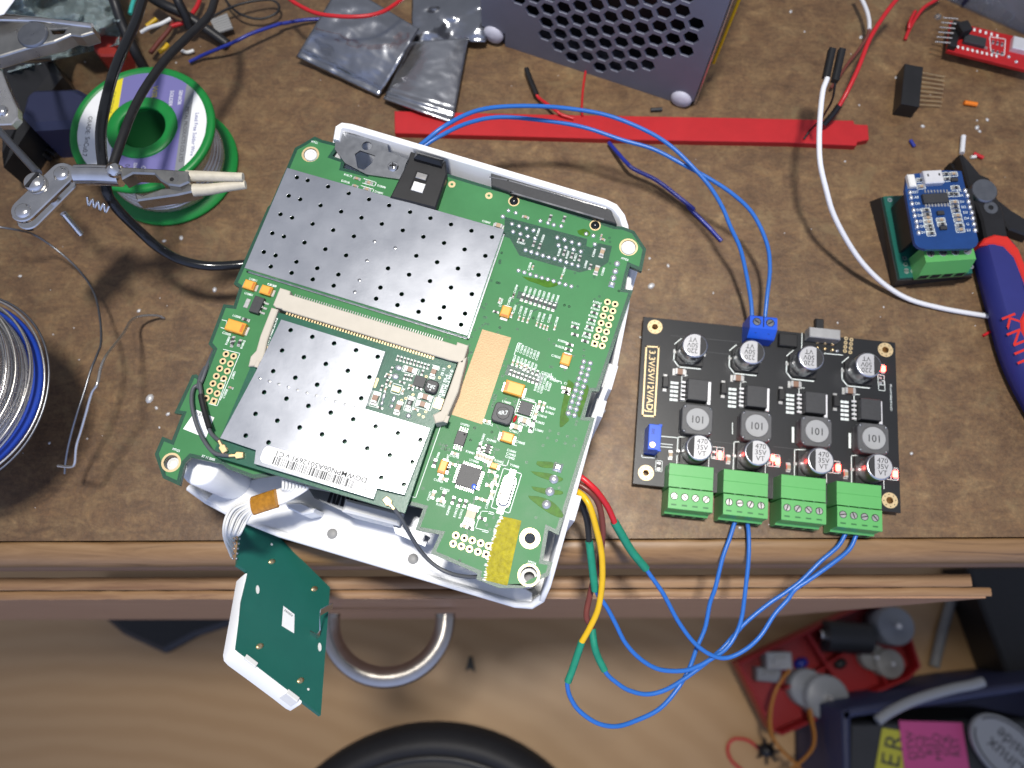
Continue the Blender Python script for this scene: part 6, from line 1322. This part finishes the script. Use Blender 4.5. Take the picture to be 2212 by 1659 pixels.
# ================================================================== BELOW THE BENCH
# round stool
qa, qb, qc = P(945,1557,-490), P(701,1643,-490), P(1200,1659,-490)
xc = (qb.x+qc.x)/2; yc = 0
for _ in range(60):
    yc = ((qa.x-xc)**2+qa.y**2-(qb.x-xc)**2-qb.y**2)/(2*(qa.y-qb.y))
    xc += .3*(((qc.x-xc)**2+(qc.y-yc)**2)-((qb.x-xc)**2+(qb.y-yc)**2))/(2*(qc.x-qb.x))
SR = ((qa.x-xc)**2+(qa.y-yc)**2)**.5
sc0 = Vector((xc,yc,-450)); st0 = thing('stool', 'round black padded stool seat below the drawer', 'stool', (sc0.x,sc0.y,-700))
g = G(); g.lathe([(0,-452),(SR*.55,-453),(SR*.80,-458),(SR*.845,-463),(SR*.87,-458),(SR*.93,-458),(SR*.985,-470),(SR,-490),(SR*.98,-512),(0,-515)], (sc0.x,sc0.y,0), 80); g.build('seat', 'stool', st0)
g = G(); g.lathe([(SR*.83,-459),(SR*.845,-456.5),(SR*.86,-459)], (sc0.x,sc0.y,0), 80); g.build('piping', 'black', st0)
g = G(); g.lathe([(22,-515),(22,-690),(120,-698),(120,-700)], (sc0.x,sc0.y,0), 32); g.build('column', 'steel_dark', st0)
# red organiser tray
tz = -628
tr_ = thing('organiser_tray', 'red plastic organiser tray with dividers on the floor under the bench', 'tray', tuple(P(1800,1460,tz)))
tq = [P(1594,1432,tz),P(1880,1300,tz),P(1958,1340,tz),P(1992,1440,tz),P(1965,1468,tz),P(1690,1590,tz),P(1670,1580,tz)]
to = [tuple(p)[:2] for p in tq]
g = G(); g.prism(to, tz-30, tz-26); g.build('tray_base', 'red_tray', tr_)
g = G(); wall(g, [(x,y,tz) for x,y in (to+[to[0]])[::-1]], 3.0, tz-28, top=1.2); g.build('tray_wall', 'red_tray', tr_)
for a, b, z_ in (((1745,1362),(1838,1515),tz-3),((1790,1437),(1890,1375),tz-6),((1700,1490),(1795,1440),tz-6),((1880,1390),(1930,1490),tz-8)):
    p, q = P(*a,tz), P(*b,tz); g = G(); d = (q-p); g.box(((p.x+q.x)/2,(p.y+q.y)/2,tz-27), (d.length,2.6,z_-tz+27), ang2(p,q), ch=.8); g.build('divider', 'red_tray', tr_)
zf_ = tz-24
for x,y,sx_,sy_,h_,a,m_,l_ in (('44',275,810)[1:]+(46,30,26,rad(0),'core_grey','pale plastic connector in the left part of the red tray'),('44',205,925)[1:]+(44,24,20,rad(-5),'badge','grey plastic connector left of the centre of the red tray')):
    p = ZP('44',x,y,tz); g = G(); g.box((p.x,p.y,zf_), (sx_*.62,sy_*.62,h_), a, ch=2); g.box((p.x,p.y,zf_+h_), (sx_*.34,sy_*.2,3), a, ch=.5); tag(g.build('plug_housing', m_), l_, 'connector')
for x,y,r_,h_,l_ in ((660,1105,24,34,'round silver motor standing in the lower part of the red tray'),(545,1040,21,20,'silver motor lying behind the round one in the red tray'),(1195,840,16,22,'small grey motor in the right end of the red tray'),(1085,790,15,16,'small grey disc beside the motor in the right end of the red tray'),(1180,535,21,40,'pale grey cylinder rising from the far end of the red tray')):
    p = ZP('44',x,y,tz+8); g = G(); g.lathe([(0,zf_+h_),(r_*.3,zf_+h_),(r_*.32,zf_+h_-1),(r_*.9,zf_+h_-1.2),(r_,zf_+h_-3),(r_,zf_)], (p.x,p.y,0), 28); mo = g.build('motor', 'grey_parts' if r_ < 20 else 'badge'); tag(mo, l_, 'motor', 'motors in the red tray')
    g = G(); g.cyl(p, r_*.14, zf_+h_-.5, zf_+h_+5, 12); g.build('shaft', 'steel', mo)
g = G(); a, b = ZP('44',640,610,tz+6), ZP('44',985,635,tz+6); g.tube([a, a.lerp(b,.5), b], 17, n=20, sub=2); o = g.build('cylinder_motor', 'charcoal'); tag(o, 'dark cylindrical motor lying across the far side of the red tray', 'motor')
g = G(); g.tube([a+(a-b).normalized()*6, a+(a-b).normalized()*.2], 6, n=14, sub=0); g.build('shaft', 'chrome', o)
g = G(); p = ZP('44',505,840,tz); g.dome((p.x,p.y,zf_), 9,6,8, .4, n=12); tag(g.build('plastic_bead', 'blue_wire_dark'), 'small dark blue bead in the red tray', 'bead')
g = G(); p = ZP('44',825,845,tz); g.dome((p.x,p.y,zf_), 8,6,6, .4, n=12); tag(g.build('plastic_bead', 'charcoal'), 'small dark grey bead in the middle of the red tray', 'bead')
g = G()
for k in range(3): g.tube([ZP('44',*q,tz+14+4*k) for q in ((350+6*k,880),(290,960+4*k),(235,1080),(195+6*k,1230),(200+8*k,1380),(280,1500+3*k),(420,1640),(520,1760))], 1.6, n=8)
tag(g.build('cable_bundle', 'ochre_wire'), 'orange brown wires running out of the left side of the red tray', 'wire')
g = G()
for k in range(3): g.tube([ZP('44',*q,tz+14+4*k) for q in ((505+8*k,1190),(520+8*k,1280),(545+6*k,1400),(530+6*k,1500),(460,1590+4*k),(330,1700))], 1.6, n=8)
tag(g.build('cable_bundle', 'ochre_wire'), 'orange brown wires hanging from the round silver motor', 'wire')
# navy crate with things in it
nz_ = -560; nb = thing('storage_crate', 'dark navy crate at the lower right with white cable over its rim', 'crate', tuple(P(2050,1600,-700)))
no = [tuple(P(x,y,nz_))[:2] for x,y in ((1818,1536),(1840,1527),(2170,1478),(2420,1450),(2420,1900),(1830,1900))]
g = G(); wall(g, [(x,y,nz_) for x,y in (no+[no[0]])[::-1]], 10, -699, top=3); g.build('crate_wall', 'navy', nb); g = G(); g.prism(no, -699, -690); g.build('crate_base', 'navy', nb)
def flat(name, pts, z, th, m_, l_, c_, ch=.0):
    g = G(); g.prism([tuple(ZP('44',x,y,z))[:2] for x,y in pts], z-th, z, ch=ch); o = g.build(name, m_)
    if l_: tag(o, l_, c_)
    return o
bk_ = flat('toolbox', ((830,1300),(2300,1270),(2400,2300),(800,2300)), -575, 110, 'charcoal', 'dark charcoal box inside the navy crate', 'box', 3)
yl = flat('yellow_label', ((1090,1342),(1300,1375),(1330,1700),(1280,2000),(980,1980)), -574.2, .6, 'label_yellow', None, None); yl.parent = bk_; yl.location = (WL[yl]-WL[bk_])*S
g = G(); zt2 = -574.1
g.text('E', 27, ZP('44',1165,1600,zt2), rad(76), zt2, bold=.5); g.text('R', 27, ZP('44',1190,1458,zt2), rad(76), zt2, bold=.5); o = g.build('label_letters', 'ink', yl)
pn = flat('sticky_note', ((1222,1285),(1722,1300),(1800,1800),(1280,1800)), -573.2, .5, 'pink', 'pink sticky note with rows of dark writing on the charcoal box', 'note')
g = G(); q0_ = ZP('44',1310,1480,-573); q1_ = ZP('44',1680,1480,-573)
for i, s_ in enumerate(('DTW','DCS','RST','MISO','SCK','RST')): g.text(s_, 11.5, ZP('44',1320+71*i,1480+(i % 2)*12,-573.1), rad(90), -573.1)
g.build('note_writing', 'ink', pn)
cx_, cy_ = ZP('44',2095,1524,-560)[:2]; Aa = rad(136)
g = G(); g.prism([(cx_+x,cy_+y) for x,y in [(42*cos(t)*cos(Aa)-27*sin(t)*sin(Aa), 42*cos(t)*sin(Aa)+27*sin(t)*cos(Aa)) for t in [2*pi*i/40 for i in range(40)]]], -566, -560, ch=1.5)
bg_ = g.build('oval_badge', 'badge'); tag(bg_, 'grey oval badge with black script lettering at the lower right corner', 'badge')
g = G(); ring = [(38.5*cos(t)*cos(Aa)-23.5*sin(t)*sin(Aa)+cx_, 38.5*cos(t)*sin(Aa)+23.5*sin(t)*cos(Aa)+cy_) for t in [.25+5.75*i/40 for i in range(41)]]; g.line(ring, 1.6, -559.9)
ca_, sa_ = cos(Aa), sin(Aa)
g.text('Linux', 19, (cx_-7*sa_*1, cy_+7*ca_*1), Aa, -559.95, bold=.4); g.text('inside', 17, (cx_+8*sa_, cy_-8*ca_), Aa, -559.95, bold=.4); g.build('badge_lettering', 'ink', bg_)
g = G(); g.tube([ZP('44',*q,-548) for q in ((1050,1285),(1150,1215),(1300,1140),(1450,1085),(1650,1030),(1800,1000),(1885,975))], 5, n=12)
tag(g.build('white_cable', 'badge'), 'thick white cable lying over the rim of the navy crate', 'cable')
# dark crate and stick on the floor at the right
g = G(); g.prism([tuple(P(x,y,-640))[:2] for x,y in ((2108,1275),(2180,1470),(2420,1480),(2420,1220),(2090,1225))], -698, -640, ch=3); tag(g.build('black_case', 'black'), 'black case standing on the floor at the right edge', 'case')
g = G(); g.tube([P(2068,1255,-693),P(2040,1350,-693),P(2018,1440,-693)], 6, n=12, sub=3); tag(g.build('wooden_stick', 'grey_parts'), 'greyish stick lying on the floor right of the red tray', 'stick')
g = G(); g.prism([tuple(P(x,y,-694))[:2] for x,y in ((1005,1450),(1013,1418),(1020,1418),(1027,1452),(1016,1444))], -698, -690, ch=1); tag(g.build('plastic_clip', 'black'), 'tiny black plastic clip on the floor right of the drawer handle', 'clip')
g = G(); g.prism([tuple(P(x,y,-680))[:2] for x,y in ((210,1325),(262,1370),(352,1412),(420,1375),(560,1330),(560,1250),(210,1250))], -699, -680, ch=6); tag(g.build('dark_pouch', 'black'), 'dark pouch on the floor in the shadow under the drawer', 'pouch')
g = G(); p = ZP('43',2050,1520,-690); 
for k in range(7): g.tube([(p.x,p.y,-690),(p.x+14*cos(k*.9),p.y+14*sin(k*.9),-684)], 1.6, n=6, sub=0)
g.dome((p.x,p.y,-692), 10,8,10, n=12); tag(g.build('black_plug', 'black'), 'small black plug on the floor below the red tray', 'plug')
g = G(); g.tube([ZP('43',*q,-695) for q in ((1980,1500),(1900,1440),(1790,1430),(1740,1500),(1770,1600),(1860,1680))], 1.8, n=8); tag(g.build('thin_cable', 'red_wire'), 'thin reddish cable looping on the floor left of the red tray', 'wire')
